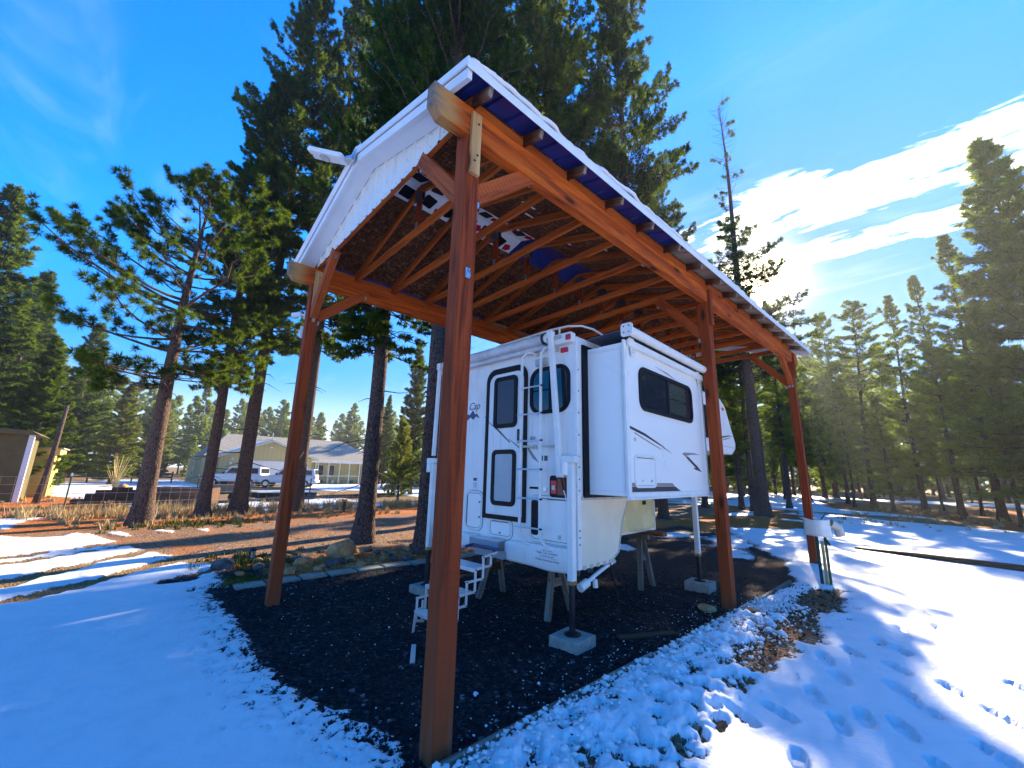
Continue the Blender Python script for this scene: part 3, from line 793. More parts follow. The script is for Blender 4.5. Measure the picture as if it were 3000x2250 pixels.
    for i in range(dead):
        z = rg.uniform(min(1.6, cb*0.5), cb+1.5); az = rg.uniform(0, 6.28); L = rg.uniform(0.4, 1.6)
        a0 = axis(z); d = np.array([math.cos(az), math.sin(az), rg.uniform(-0.35, 0.2)])
        paths.append([np.array([a0, a0+d*L*0.5+rg.normal(0, .05, 3), a0+d*L+np.array([0, 0, -0.1*L])]), np.array([0.018, 0.012, 0.004]), 4])
    C.append(axis(H)); D.append(np.array([0, 0, 1.])); T.append(1); SZ.append(1.2)
    V, F = tubes_mesh(paths, seg)
    tm = bpy.data.meshes.new('trunk'); tm.from_pydata(V.tolist(), [], F); tm.materials.append(m_bark); tm.shade_smooth()
    C = np.array(C); D = np.array(D); T = np.array(T); SZ = np.array(SZ)
    n = len(C); K = needles
    dr = D[:, None, :]+rg.normal(0, spread, (n, K, 3)); dr /= np.linalg.norm(dr, axis=2)[:, :, None]
    ln = nl*SZ[:, None, None]*rg.uniform(0.6, 1.15, (n, K, 1))
    base = C[:, None, :]+dr*ln*0.08
    tip = base+dr*ln
    wv = np.cross(dr, rg.normal(0, 1, (n, K, 3))); wv /= np.maximum(1e-6, np.linalg.norm(wv, axis=2))[:, :, None]
    wv *= nw*0.5*rg.uniform(0.7, 1.3, (n, K, 1))
    low = base+dr*ln*0.15
    v = np.stack([low-wv, low+wv, tip], 2)            # slender triangle
    v = v.reshape(-1, 3)
    m = n*K
    idx = np.arange(m)*3
    tris = np.stack([idx, idx+1, idx+2], 1)
    me = bpy.data.meshes.new('crown'); me.materials.append(m_leaf)
    me.vertices.add(len(v)); me.vertices.foreach_set('co', v.astype(np.float32).ravel())
    me.loops.add(m*3); me.loops.foreach_set('vertex_index', tris.ravel().astype(np.int32))
    me.polygons.add(m); me.polygons.foreach_set('loop_start', (np.arange(m)*3).astype(np.int32))
    me.update(calc_edges=True)
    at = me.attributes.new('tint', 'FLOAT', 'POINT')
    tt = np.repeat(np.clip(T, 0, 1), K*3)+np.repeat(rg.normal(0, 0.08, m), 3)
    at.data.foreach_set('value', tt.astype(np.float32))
    return tm, me, H
def pcone(a=1.0, lo=0.55): return lambda t: (lo+(1-lo)*min(1, t*6))*(1-t)**a
def pround(lo=0.45, pk=0.35): return lambda t: (lo+(1-lo)*t/pk) if t < pk else max(0.04, (1-((t-pk)/(1-pk))**1.8))
KIND = {}
KIND['ponderosa'] = gen_tree(1, 11.5, 4.3, 3.5, 0.25, pround(0.8, 0.30), dz=0.44, nb=(3, 5), twig=0.36, needles=95, nl=0.21, nw=0.020, spread=1.15, droop=0.22, rise=0.45, pom=True, dead=12, tw_len=0.62, jitter=0.5)
KIND['lodgepole'] = gen_tree(2, 22, 5.6, 2.5, 0.24, pround(0.55, 0.25), dz=0.31, nb=(4, 6), twig=0.24, tufts=6, needles=13, nl=0.16, nw=0.034, spread=0.70, droop=0.25, rise=0.6, dead=14, jitter=0.55)
KIND['broad'] = gen_tree(3, 21, 6.6, 3.1, 0.25, pround(0.5, 0.22), dz=0.30, nb=(5, 7), twig=0.24, tufts=5, needles=12, nl=0.17, nw=0.040, spread=0.65, droop=0.1, rise=0.8, dead=12, jitter=0.45, up_=1.1)
KIND['cone'] = gen_tree(4, 15, 0.9, 2.6, 0.17, pcone(0.85, 0.6), dz=0.30, nb=(5, 7), twig=0.26, tufts=4, needles=12, nl=0.20, nw=0.048, spread=0.8, droop=0.1, rise=0.6, dead=0, inner=0.15)
KIND['snag'] = gen_tree(5, 24, 7.0, 3.9, 0.30, lambda t: 0.6+0.4*t/0.12 if t < 0.12 else (max(0.16, 1-((t-0.12)/0.42)**1.2*0.9) if t < 0.56 else 0.20), dz=0.42, nb=(3, 5), twig=0.34, tufts=5, needles=10, nl=0.19, nw=0.045, spread=0.75, droop=0.15, rise=0.4, dead=12, bare_top=0.52, jitter=0.5)
KIND['sparse'] = gen_tree(6, 15, 3.6, 1.9, 0.13, pround(0.4, 0.55), dz=0.42, nb=(3, 5), twig=0.30, tufts=4, needles=10, nl=0.22, nw=0.055, spread=0.8, droop=0.1, rise=0.4, dead=6, jitter=0.5)
KIND['young'] = gen_tree(7, 4.5, 0.35, 1.15, 0.06, pcone(0.9, 0.7), dz=0.22, nb=(5, 6), twig=0.2, tufts=3, needles=14, nl=0.16, nw=0.034, spread=0.6, droop=-0.3, rise=0.9, dead=0, seg=8, inner=0.1)
KIND['airy'] = gen_tree(10, 16, 2.4, 2.5, 0.17, pcone(0.8, 0.7), dz=0.40, nb=(3, 5), twig=0.30, tufts=4, needles=10, nl=0.20, nw=0.048, spread=0.75, droop=0.1, rise=0.6, dead=8, inner=0.2, jitter=0.55, up_=0.9)
KIND['far'] = gen_tree(8, 15, 2.2, 2.1, 0.16, pcone(0.7, 0.6), dz=0.50, nb=(4, 5), twig=0.42, tufts=3, needles=9, nl=0.34, nw=0.12, spread=0.9, droop=0.1, rise=0.5, dead=3, seg=8)
KIND['farb'] = gen_tree(9, 16, 4.0, 1.8, 0.15, pround(0.4, 0.4), dz=0.50, nb=(4, 5), twig=0.42, tufts=3, needles=9, nl=0.34, nw=0.12, spread=0.9, droop=0.1, rise=0.5, dead=3, seg=8)
KIND['mass'] = gen_tree(12, 14, 1.0, 2.6, 0.16, pcone(0.7, 0.7), dz=0.95, nb=(4, 5), twig=1.0, tufts=2, needles=5, nl=0.7, nw=0.36, spread=0.9, droop=0.1, rise=0.5, dead=0, seg=5)
KIND['bush'] = None
NTRI = sum(len(a.polygons)*2+len(b.polygons) for a, b, h in (q for q in KIND.values() if q))
print('tree mesh tris', NTRI, {k_: len(q[1].polygons) for k_, q in KIND.items() if q})
def tree(kind, x, y, H, label, rz=None, wide=1.0, mat=m_leaf, group=None, name='pine_tree', lean=(0, 0)):
    tm, cm, h0 = KIND[kind]
    e = empty(name, label, 'tree', (x, y, 0), 0, group)
    s = H/h0
    rz = random.uniform(0, 6.28) if rz is None else rz
    for nm, me in (('trunk', tm), ('crown', cm)):
        o = bpy.data.objects.new(nm, me); COL.objects.link(o); o.parent = e
        w = s*wide
        o.matrix_basis = Matrix(((1, 0, lean[0]/H, 0), (0, 1, lean[1]/H, 0), (0, 0, 1, 0), (0, 0, 0, 1))) @ Matrix.Rotation(rz, 4, 'Z') @ Matrix.Diagonal((w, w, s, 1))
        if nm == 'crown' and mat is not m_leaf:
            o.material_slots[0].link = 'OBJECT'; o.material_slots[0].material = mat
    return e
# near row beyond the driveway
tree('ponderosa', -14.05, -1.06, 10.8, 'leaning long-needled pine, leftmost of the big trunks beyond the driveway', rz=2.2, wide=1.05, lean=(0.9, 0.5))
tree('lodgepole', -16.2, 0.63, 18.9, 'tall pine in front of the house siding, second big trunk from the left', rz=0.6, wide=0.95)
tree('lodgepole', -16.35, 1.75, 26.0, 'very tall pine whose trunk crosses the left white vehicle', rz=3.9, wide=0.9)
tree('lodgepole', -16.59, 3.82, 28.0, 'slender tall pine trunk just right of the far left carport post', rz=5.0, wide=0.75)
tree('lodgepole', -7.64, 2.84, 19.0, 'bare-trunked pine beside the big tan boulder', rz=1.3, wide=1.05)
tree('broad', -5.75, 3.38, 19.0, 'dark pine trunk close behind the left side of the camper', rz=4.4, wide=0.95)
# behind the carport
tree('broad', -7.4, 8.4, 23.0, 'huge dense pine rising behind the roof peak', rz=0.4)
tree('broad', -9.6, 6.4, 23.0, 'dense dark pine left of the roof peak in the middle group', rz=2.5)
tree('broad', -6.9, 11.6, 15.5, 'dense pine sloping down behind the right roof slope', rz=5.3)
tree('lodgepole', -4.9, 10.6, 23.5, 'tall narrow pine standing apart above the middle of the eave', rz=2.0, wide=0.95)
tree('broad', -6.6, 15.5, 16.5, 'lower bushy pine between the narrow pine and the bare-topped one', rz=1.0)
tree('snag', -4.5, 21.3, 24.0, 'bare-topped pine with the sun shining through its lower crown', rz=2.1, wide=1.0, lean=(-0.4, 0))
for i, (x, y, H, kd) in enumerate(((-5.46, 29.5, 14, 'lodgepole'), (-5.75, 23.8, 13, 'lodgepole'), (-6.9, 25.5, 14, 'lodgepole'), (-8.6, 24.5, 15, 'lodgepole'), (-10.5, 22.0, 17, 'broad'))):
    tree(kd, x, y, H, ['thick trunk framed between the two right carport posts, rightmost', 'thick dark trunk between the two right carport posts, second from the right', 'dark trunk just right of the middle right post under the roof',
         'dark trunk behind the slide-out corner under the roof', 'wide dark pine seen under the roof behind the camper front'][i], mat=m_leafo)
# right-hand groups
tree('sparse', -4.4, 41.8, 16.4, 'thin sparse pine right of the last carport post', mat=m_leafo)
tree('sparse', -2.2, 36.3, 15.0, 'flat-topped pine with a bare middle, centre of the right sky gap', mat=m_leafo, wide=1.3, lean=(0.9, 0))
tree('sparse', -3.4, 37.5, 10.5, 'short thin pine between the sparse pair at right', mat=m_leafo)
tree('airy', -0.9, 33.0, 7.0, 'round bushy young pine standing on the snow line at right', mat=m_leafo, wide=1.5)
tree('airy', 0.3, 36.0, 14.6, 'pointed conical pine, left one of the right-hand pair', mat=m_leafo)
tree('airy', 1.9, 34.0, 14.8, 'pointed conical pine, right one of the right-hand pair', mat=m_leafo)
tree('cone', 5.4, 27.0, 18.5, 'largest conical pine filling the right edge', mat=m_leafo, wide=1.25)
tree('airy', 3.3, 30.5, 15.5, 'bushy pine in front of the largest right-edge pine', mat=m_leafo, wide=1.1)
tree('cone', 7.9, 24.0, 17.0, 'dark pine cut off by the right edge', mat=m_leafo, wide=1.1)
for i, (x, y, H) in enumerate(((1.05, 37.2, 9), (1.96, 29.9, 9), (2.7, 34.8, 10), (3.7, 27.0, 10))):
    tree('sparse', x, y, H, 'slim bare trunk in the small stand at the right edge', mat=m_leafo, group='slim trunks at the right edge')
# left-hand group
tree('cone', -33.5, -9.0, 17.5, 'dark conifer at the left edge behind the sheds', wide=1.3)
tree('cone', -30.5, -5.4, 8.5, 'low bushy conifer right behind the olive shed', wide=1.4)
tree('cone', -43, -8.5, 16.0, 'dark pointed conifer second from the left edge', wide=1.35)
tree('cone', -50, -5.5, 14.5, 'dark narrow-topped conifer above the bare shrub', wide=1.3)
tree('cone', -47.7, -2.4, 9.0, 'sunlit yellow-green conifer in the left gap', wide=1.5, mat=m_leafy)
tree('cone', -54, 0.2, 9.5, 'smaller yellow-green conifer beside the first big trunk', wide=1.3, mat=m_leafy)
tree('cone', -58, -10, 17, 'dark conifer standing furthest back at left', wide=1.3)
tree('young', -19.85, 10.1, 4.6, 'small bright green young pine right of the bare trunk', mat=m_leafy)
tree('cone', -26.2, 14.4, 11.8, 'dense dark conifer behind the small bright pine', wide=1.0)
tree('cone', -37.5, 17.5, 9.5, 'dark pointed conifer beyond the house end', wide=0.9)
# far forest
far_spots = []
rf = random.Random(5)
for i in range(72):       # beyond the house
    a = rf.uniform(-6, 60); d = rf.uniform(84, 125)
    far_spots.append((-d, a, rf.uniform(13, 18)))
for i in range(26):
    far_spots.append((-rf.uniform(62, 95), rf.uniform(-24, -6), rf.uniform(12, 17)))
for i in range(40):
    far_spots.append((rf.uniform(-62, -16), rf.uniform(36, 78), rf.uniform(12, 18)))
for i in range(24):
    far_spots.append((rf.uniform(-20, -7), rf.uniform(27, 52), rf.uniform(9, 14)))
for i in range(20):
    far_spots.append((rf.uniform(-15, 16), rf.uniform(54, 88), rf.uniform(13, 19)))
for i in range(8):
    far_spots.append((rf.uniform(9, 17), rf.uniform(26, 52), rf.uniform(14, 19)))
for x, y, H in far_spots:
    if -62 < x < -40 and 0 < y < 28: continue
    lab, grp = (('pine in the distant tree line beyond the house', 'distant pines beyond the house') if x < -60 else
                ('pine in the sunlit woods beyond the far end of the carport', 'pines in the woods beyond the carport') if x < -6 else
                ('pine in the far woods behind the right-hand snow field', 'pines behind the right snow field'))
    tree(rf.choice(('far', 'farb')), x, y, H, lab, rf.uniform(0, 6.28), rf.uniform(0.9, 1.3), m_leafo, grp)

# the low, far backdrop of the forest that reads as one mass
mass = []
for i in range(85): mass.append((rf.uniform(-100, 40), rf.uniform(86, 118), rf.uniform(12, 19)))
for i in range(130):
    a_ = rf.uniform(-0.5, 2.05); r_ = rf.uniform(60, 96)
    mass.append((2.4-r_*math.sin(a_), -1.6+r_*math.cos(a_), rf.uniform(4.0, 8.0)))
tm, cm, h0 = KIND['mass']
def arr(me):
    v = np.empty(len(me.vertices)*3, np.float32); me.vertices.foreach_get('co', v)
    return v.reshape(-1, 3), [tuple(p.vertices) for p in me.polygons]
(tv, tf), (cv, cf) = arr(tm), arr(cm)
tf = tf[:75]; tv = tv[:max(max(q) for q in tf)+1]
V = []; F = []; MI = []; TI = []; c0_ = 0
for x, y, H in mass:
    if -63 < x < -40 and -4 < y < 30: continue
    a = rf.uniform(0, 6.28); s_ = H/h0; w_ = s_*rf.uniform(.9, 1.4); ca_, sa_ = math.cos(a), math.sin(a)
    for vv, ff, mi in ((tv, tf, 0), (cv, cf, 1)):
        V.append(np.stack([(vv[:, 0]*ca_-vv[:, 1]*sa_)*w_+x, (vv[:, 0]*sa_+vv[:, 1]*ca_)*w_+y, vv[:, 2]*s_], 1))
        F += [tuple(q+c0_ for q in f_) for f_ in ff]; MI += [mi]*len(ff); c0_ += len(vv)
V = np.concatenate(V)
me = bpy.data.meshes.new('distant_forest'); me.from_pydata(V.tolist(), [], F); me.materials.append(m_bark); me.materials.append(m_leafo)
me.polygons.foreach_set('material_index', MI)
at = me.attributes.new('tint', 'FLOAT', 'POINT'); at.data.foreach_set('value', rng.uniform(.3, .8, len(V)).astype(np.float32))
o = bpy.data.objects.new('distant_forest', me); COL.objects.link(o); setp(o, 'dense low forest edge closing the horizon behind the fields', kind='stuff')
print('mass polys', len(F))

# ---------------------------------------------------------------- carport
cp = empty('carport', 'tall open timber carport with orange stained posts sheltering the white camper', 'carport', (-1.87, 4.5, 0))
XL, HB, EAVE, RIDGE, SL = -3.74, 4.29, 0.30, -1.87, 0.29
Y0, Y1 = -0.24, 9.68
def ztop(x): return 4.62+SL*(EAVE-x) if x > RIDGE else 4.62+SL*(x-(2*RIDGE-EAVE))
POSTY = (0.0, 4.52, 9.06)
for px_ in (0.0, XL):
    for y in POSTY:
        b = MB(); b.bx(px_-.07, px_+.07, y-.07, y+.07, -0.2, HB)
        b.build('post', m_post, cp, bevel=0.006)
        for sx in (-1, 1):
            b = MB(); b.bx(px_+sx*.0725, px_+sx*.110, y-.045, y+.045, HB-0.36, HB+0.20)
            o = b.build('cleat', m_scab if (y == 0 and sx == 1) else m_post, cp, bevel=0.005)
            for dz_ in (-.25, -.19, .10):
                q = MB(); q.cyl((px_+sx*.112, y+.012*(-1 if dz_ == -.25 else 1), HB+dz_), .009, .008, 'x', 8)
                q.build('bolt', m_bolt, o)
# beams with chamfered near end
for px_ in (0.018, XL-0.018):
    b = MB()
    pts = [(Y1-.2, HB), (-.31, HB), (-.385, HB+.085), (-.385, HB+.262), (Y1-.2, HB+.262)]
    b.prism(pts, 'x', px_-.0525, px_+.0525)
    v = b.v[0]; b.g[0] = v[:, [1, 0, 2]]+np.array([px_*7, 0, 0])
    b.build('beam', m_beamend, cp, bevel=0.008)
# braces with metal clips
def brace(p0, p1, upv):
    b = MB(); b.beam(p0, p1, 0.09, 0.14, upv); o = b.build('brace', m_brace, cp, bevel=0.004)
    p0 = np.array(p0); p1 = np.array(p1)
    for p, s in ((p0, 1), (p1, -1)):
        d = nz(p1-p0)*s
        for k_ in (-1, 1):
            q = MB(); c = p+d*0.03+np.array([0, 0, -0.09 if s == 1 else -0.075]); 
            q.box(c+np.array([0.03*k_, 0.0, 0]), (0.035, 0.035, 0.05)); q.build('clip', m_galv, o)
for px_, sx in ((0.0, -1), (XL, 1)):
    for y in POSTY:
        brace((px_+sx*.06, y, 3.80), (px_+sx*.74, y, 4.57), (sx*-1, 0, 1))
    brace((px_, 0.06, 3.80), (px_, 0.76, 4.42), (0, -1, 1))
    brace((px_, 9.0, 3.80), (px_, 8.30, 4.42), (0, 1, 1))
# trusses
TY = [0.0, .58, 1.2, 1.86, 2.51, 3.19, 3.86, 4.52, 5.18, 5.84, 6.5, 7.16, 7.82, 8.46, 9.06]
for y in TY:
    b = MB(); b.beam((XL-.02, y, 4.607), (.02, y, 4.607), .042, .092)
    t = b.build('truss', m_chord, cp, bevel=0.003)
    for s in (-1, 1):
        x0 = RIDGE+s*(RIDGE*-1+.04); za = ztop(x0)-.048; zr = ztop(RIDGE)-.048
        b = MB(); b.beam((x0, y, za), (RIDGE+s*.004, y, zr), .040, .09); b.build('top_chord', m_chord, t)
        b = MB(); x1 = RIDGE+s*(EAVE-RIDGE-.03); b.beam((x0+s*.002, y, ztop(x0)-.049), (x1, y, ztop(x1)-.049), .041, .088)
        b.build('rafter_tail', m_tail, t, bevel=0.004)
    b = MB(); b.bx(RIDGE-.045, RIDGE+.045, y-.0185, y+.0185, 4.654, ztop(RIDGE)-.10); b.build('king_post', m_post, t)
    for s in (-1, 1):
        b = MB(); b.bx(RIDGE-.09, RIDGE+.09, y+s*.0225-.001, y+s*.0225+.001, 5.02, 5.16); b.build('gusset_plate', m_gusset, t)
        b = MB(); b.bx(RIDGE-.028, RIDGE+.028, y+s*.0225-.001, y+s*.0225+.001, 4.625, 4.72); b.build('gusset_plate', m_galv, t)
# blocking between trusses on the beams (short boards set on edge)
for s, px_ in ((1, 0.035), (-1, XL-0.035)):
    for a, c in zip(TY[:-1], TY[1:]):
        b = MB(); b.bx(px_-.018, px_+.018, a+.022, c-.022, 4.562, 4.655); b.build('blocking', m_chord, cp)
# sheathing, wrap and roofing
def slope_box(b, xa, xb, ya, yb, zo0, zo1, cols=1):
    P_ = [(xa, ztop(xa)+zo0), (xb, ztop(xb)+zo0), (xb, ztop(xb)+zo1), (xa, ztop(xa)+zo1)]
    b.prism(P_, 'y', ya, yb)
for s in (1, -1):
    X = lambda q: RIDGE+s*q
    rows = [(0.30, 1.10), (1.105, 1.895)]
    for (a, c) in rows:
        yy_ = -0.02
        while yy_ < 9.2:
            ye = min(9.4, yy_+1.31)
            b = MB(); slope_box(b, X(a), X(c), yy_+.003, ye-.003, 0.0, 0.012); b.build('osb_panel', m_osb, cp)
            yy_ += 1.315
    if True:
        b = MB(); slope_box(b, X(0.001), X(0.297), 4.15, 9.4, 0.0, 0.012); b.build('osb_panel', m_osb, cp)
    # printed wrap strips on both sides of the ridge
    b = MB(); slope_box(b, X(0.001), X(0.297), -0.02, 2.38, 0.001, 0.011); w_ = b.build('ridge_wrap', m_white, cp)
    rq = random.Random(3+s)
    yk = 0.12
    while yk < 2.3:
        cx_ = X(rq.uniform(0.10, 0.2)); w2 = rq.uniform(.08, .095); an = rq.uniform(-.4, .4)
        cz_ = ztop(cx_)+0.000
        q = MB(); pts = rrect(-w2, w2, -w2, w2, .02, 3)
        P2 = [(cx_+p[0]*math.cos(an)-p[1]*math.sin(an), yk+p[0]*math.sin(an)+p[1]*math.cos(an)) for p in pts]
        n_ = len(P2)
        q.add([(p[0], p[1], ztop(p[0])-.0005) for p in P2]+[(p[0], p[1], ztop(p[0])+.003) for p in P2], [tuple(range(n_))[::-1], tuple(range(n_, 2*n_))]+[(i, (i+1) % n_, n_+(i+1) % n_, n_+i) for i in range(n_)])
        q.build('printed_square', m_black, w_)
        cx2 = X(rq.uniform(0.06, 0.24)); y2 = yk+rq.uniform(.15, .2)
        q = MB(); P2 = [(cx2-.06, y2-.05), (cx2+.05, y2-.07), (cx2+.07, y2+.02), (cx2, y2+.07), (cx2-.05, y2+.03)]; n_ = 5
        q.add([(p[0], p[1], ztop(p[0])-.0007) for p in P2]+[(p[0], p[1], ztop(p[0])+.003) for p in P2], [tuple(range(n_))[::-1], tuple(range(n_, 2*n_))]+[(i, (i+1) % n_, n_+(i+1) % n_, n_+i) for i in range(n_)])
        q.build('printed_mark', m_red, w_)
        yk += rq.uniform(.30, .38)
    b = MB(); slope_box(b, X(0.001), X(0.297), 2.385, 4.145, 0.001, 0.011); b.build('ridge_wrap', m_blue, cp)
    # ribbed sheets
    for k_ in range(11):
        ya = Y0+.01+k_*0.90; yb = min(ya+.899, Y1-.01); b = MB()
        prof_ = []; yy_ = ya
        while yy_ < yb-.001:
            for dy, dz_ in ((0, 0), (.10, 0), (.112, .020), (.138, .020), (.15, 0)):
                if yy_+dy < yb: prof_.append((yy_+dy, dz_))
            yy_ += .225
        prof_.append((yb, 0)); n_ = len(prof_); V = []
        for x_, th_ in ((X(0.0), 0), (X(EAVE-RIDGE+.004), 0)):
            for th2 in (0, .003):
                V += [(x_, p[0], ztop(x_)+.014+p[1]+th2) for p in prof_]
        F = []
        for i in range(n_-1):
            F += [(i, i+1, 2*n_+i+1, 2*n_+i), (n_+i, 3*n_+i, 3*n_+i+1, n_+i+1), (2*n_+i, 2*n_+i+1, 3*n_+i+1, 3*n_+i), (i, n_+i, n_+i+1, i+1)]
        F += [(0, 2*n_, 3*n_, n_), (n_-1, 2*n_-1, 4*n_-1, 3*n_-1)]
        b.add(V, F); b.build('roofing_sheet', m_blue if ya < 3.2 else m_tan, cp)
    # eave trim
    b = MB(); xe = X(EAVE-RIDGE+.012); b.bx(xe-.006*s, xe, Y0-.02, Y1+.02, 4.575, 4.660); b.build('eave_trim', m_white, cp, bevel=.002)
    for (ye, sg) in ((Y0, -1), (Y1, 1)):
        # rake trim + barge board
        for nm, ya, yb, za, zb in (('rake_trim', ye+sg*.022, ye+sg*.004, -.018, .052), ('barge_board', ye, ye-sg*.04, -.115, -.020)):
            b = MB(); xa, xb = X(0.0005), X(EAVE-RIDGE+(.018 if nm == 'rake_trim' else -.01))
            b.prism([(xa, ztop(xa)+za), (xb, ztop(xb)+za), (xb, ztop(xb)+zb), (xa, ztop(xa)+zb)], 'y', ya, yb)
            b.build(nm, m_white, cp, bevel=.003)
    # boxed soffit strip between barge board and gable siding
    b = MB(); xa, xb = X(0.0005), X(1.795 if s == 1 else 2.15)
    b.prism([(xa, ztop(xa)-.105), (xb, ztop(xb)-.105), (xb, ztop(xb)-.098), (xa, ztop(xa)-.098)], 'y', Y0+.042, -.036)
    b.build('soffit', m_white, cp)
    # ribbed gable siding, sheet by sheet
    q0 = 0.0
    while q0 < 1.80:
        q1 = min(1.82, q0+.905); b = MB(); r_ = q0
        xs = [X(q0+.001)]; 
        prof_ = []
        while r_ < q1-.01:
            for dx_, dy_ in ((0, 0), (.06, 0), (.070, -.014), (.100, -.014), (.11, 0)):
                if r_+dx_ < q1: prof_.append((X(r_+dx_+.001), dy_))
            r_ += .226
        prof_.append((X(q1), 0)); n_ = len(prof_); V = []
        for th_ in (0, .003):
            V += [(p[0], -.030+p[1]+th_, 4.560) for p in prof_]+[(p[0], -.030+p[1]+th_, max(4.562, ztop(p[0])-.100)) for p in prof_]
        F = []
        for i in range(n_-1):
            F += [(i, i+1, n_+i+1, n_+i), (2*n_+i, 3*n_+i, 3*n_+i+1, 2*n_+i+1), (i, 2*n_+i, 2*n_+i+1, i+1)]
        b.add(V, F); o = b.build('siding_sheet', m_gable, cp)
        for sc in np.arange(q0+.17, q1, .226):
            for zz_ in (4.60, 4.74, 4.95):
                if zz_ < ztop(X(sc))-.13:
                    w_ = MB(); w_.cyl((X(sc), -.034, zz_), .006, .006, 'y', 6); w_.build('screw', m_galv, o)
        q0 += .906
# short pieces of stray tape on the underside of the roof
for (x_, y_, l_) in ((-.9, 1.45, .22), (-1.1, 1.7, .16), (-.55, 2.15, .14), (-.8, 2.9, .2), (-1.2, 2.6, .15), (-.6, 3.6, .2)):
    b = MB(); slope_box(b, x_, x_+.035, y_, y_+l_, -.003, -.0005); b.build('tape_strip', m_white, cp)
b = MB(); b.bx(.0705, .080, -.02, .02, 3.06, 3.14); b.tube([(.08, 0, 3.13), (.105, 0, 3.09), (.11, 0, 3.06), (.095, 0, 3.05)], .006, 6); b.build('hook', m_galv, cp)
# snow lying on the roof
def roof_snow():
    xs = 1-(1-np.linspace(0, 1, 34))**1.6; ys = np.linspace(Y0-.01, Y1-.05, 420)
    Xg, Yg = np.meshgrid(xs, ys, indexing='ij'); V = []; F = []
    for s in (1, -1):
        edge = fbm(Yg*7, Yg*0+s*3, 4, 5)-0.5+0.8*(fbm(Yg*1.7, Yg*0+s, 3, 9)-0.5)
        fade = sstep(8.5, 2.0, Yg)
        q = Xg*(EAVE-RIDGE+0.010+0.07*edge*Xg**8)
        x_ = RIDGE+s*q
        lump = sstep(.22, .50, fbm(Yg*5.5, Xg*1.5+s*9, 4, 77)+.22*(fade-.25))
        th = (.016+(.026+.052*fade)*lump*(0.75+0.5*fbm(Xg*5, Yg*6, 4, 15)))*sstep(-.01, .05, Yg-Y0)
        th = th*(1-0.35*sstep(0.985, 1.0, Xg))
        z_ = 4.62+SL*(EAVE-RIDGE-q)+.034+th
        n0 = len(V)*0
        V.append(np.stack([x_, Yg, z_], -1).reshape(-1, 3))
    a, c = Xg.shape; out_v = np.concatenate(V)
    for s in range(2):
        i = np.arange(a-1)[:, None]*c+s*a*c; j = np.arange(c-1)[None, :]
        F.append(np.stack([i+j, i+c+j, i+c+j+1, i+j+1], -1).reshape(-1, 4))
    me = bpy.data.meshes.new('roof_snow'); me.from_pydata(out_v.tolist(), [], np.concatenate(F).tolist()); me.materials.append(m_snow); me.shade_smooth()
    o = bpy.data.objects.new('roof_snow', me); COL.objects.link(o)
    m = o.modifiers.new('solid', 'SOLIDIFY'); m.thickness = .035; m.offset = -1
    setp(o, 'thin crust of melting snow along the top of the carport roof', kind='stuff')
roof_snow()

# flood light on the gable
fl = empty('flood_light', 'white boxy yard light with round lens on the carport gable', 'light', (-1.95, -.27, 5.22))
b = MB(); A0 = np.array([-2.02, -.30, 5.20]); A1 = np.array([-2.46, -.62, 5.40])
ax_ = nz(A1-A0); sd = nz(np.cross(ax_, [0, 0, 1])); upn = np.cross(sd, ax_)
b.box((A0+A1)/2, (.50, .17, .06), np.array([ax_, sd, upn])); hd = b.build('housing', m_white, fl, bevel=.02)
b = MB(); c_ = A0*.45+A1*.55-upn*.034
b.tube([c_, c_-upn*.012], .058, 20); b.build('lens', m_lens, hd)
b = MB(); b.tube([A1-ax_*.07-upn*.032, A1-ax_*.07-upn*.038], .008, 8); b.build('sensor', m_bolt, hd)
b = MB(); b.beam(A0+ax_*.01, (-1.93, -.265, 5.19), .07, .05); b.build('bracket', m_galv, fl, bevel=.004)
b = MB(); b.box((-1.93, -.268, 5.20), (.10, .012, .16)); b.build('mounting_plate', m_galv, fl)
# camera on far left post
sc_ = empty('security_camera', 'small white security camera on the far left carport post', 'camera', (-3.82, -.09, 3.85))
b = MB(); b.tube([(-3.87, -.10, 3.86), (-3.96, -.20, 3.84)], .038, 14); h_ = b.build('camera_body', m_white, sc_, bevel=.004)
b = MB(); b.tube([(-3.9605, -.2005, 3.8395), (-3.965, -.206, 3.838)], .028, 14); b.build('lens', m_black, h_)
b = MB(); b.tube([(-3.81, -.05, 3.83), (-3.87, -.10, 3.86)], .014, 8); b.bx(-3.83, -3.812, -.08, -.02, 3.78, 3.88); b.build('arm', m_white, sc_)
wt_ = empty('hanging_tag', 'white plastic tag hanging on the far left carport post', 'tag', (-3.84, -.06, 3.6))
b = MB(); b.bx(-3.845, -3.835, -.10, -.02, 3.50, 3.68); b.build('tag_plate', m_white, wt_, bevel=.003)
b = MB(); b.tube([(-3.84, -.06, 3.68), (-3.825, -.05, 3.74)], .003, 6); b.build('string', m_galv, wt_)
# post clutter: bolts on P2
# ---------------------------------------------------------------- camper  (local: x right, y forward, z up)
A_ = R(3.3)
ca = empty('truck_camper', 'old white truck camper on jacks with its slide-out open under the carport', 'camper', (-.5, 2.0, 0), A_)
def lb(name, mat, fn, parent=None, **k):
    b = MB(); fn(b); return b.build(name, mat, parent or ca, local=True, **k)
W = -2.56
# main shell as profile: lower rear tub, body, cab-over
body_side = [(0, .70), (.60, .70), (.80, .80), (.90, 1.12), (1.05, 1.36), (1.2, 1.42), (3.0, 1.42), (3.0, 2.16), (5.45, 2.16), (5.70, 2.28), (5.74, 2.40), (5.25, 3.12), (5.0, 3.25), (0, 3.25)]
lb('body', m_fib, lambda b: b.prism(body_side, 'x', W, -.005), bevel=.02)
lb('roof_skin', m_trim, lambda b: b.bx(W+.02, -.02, .03, 5.0, 3.252, 3.27), bevel=.008)
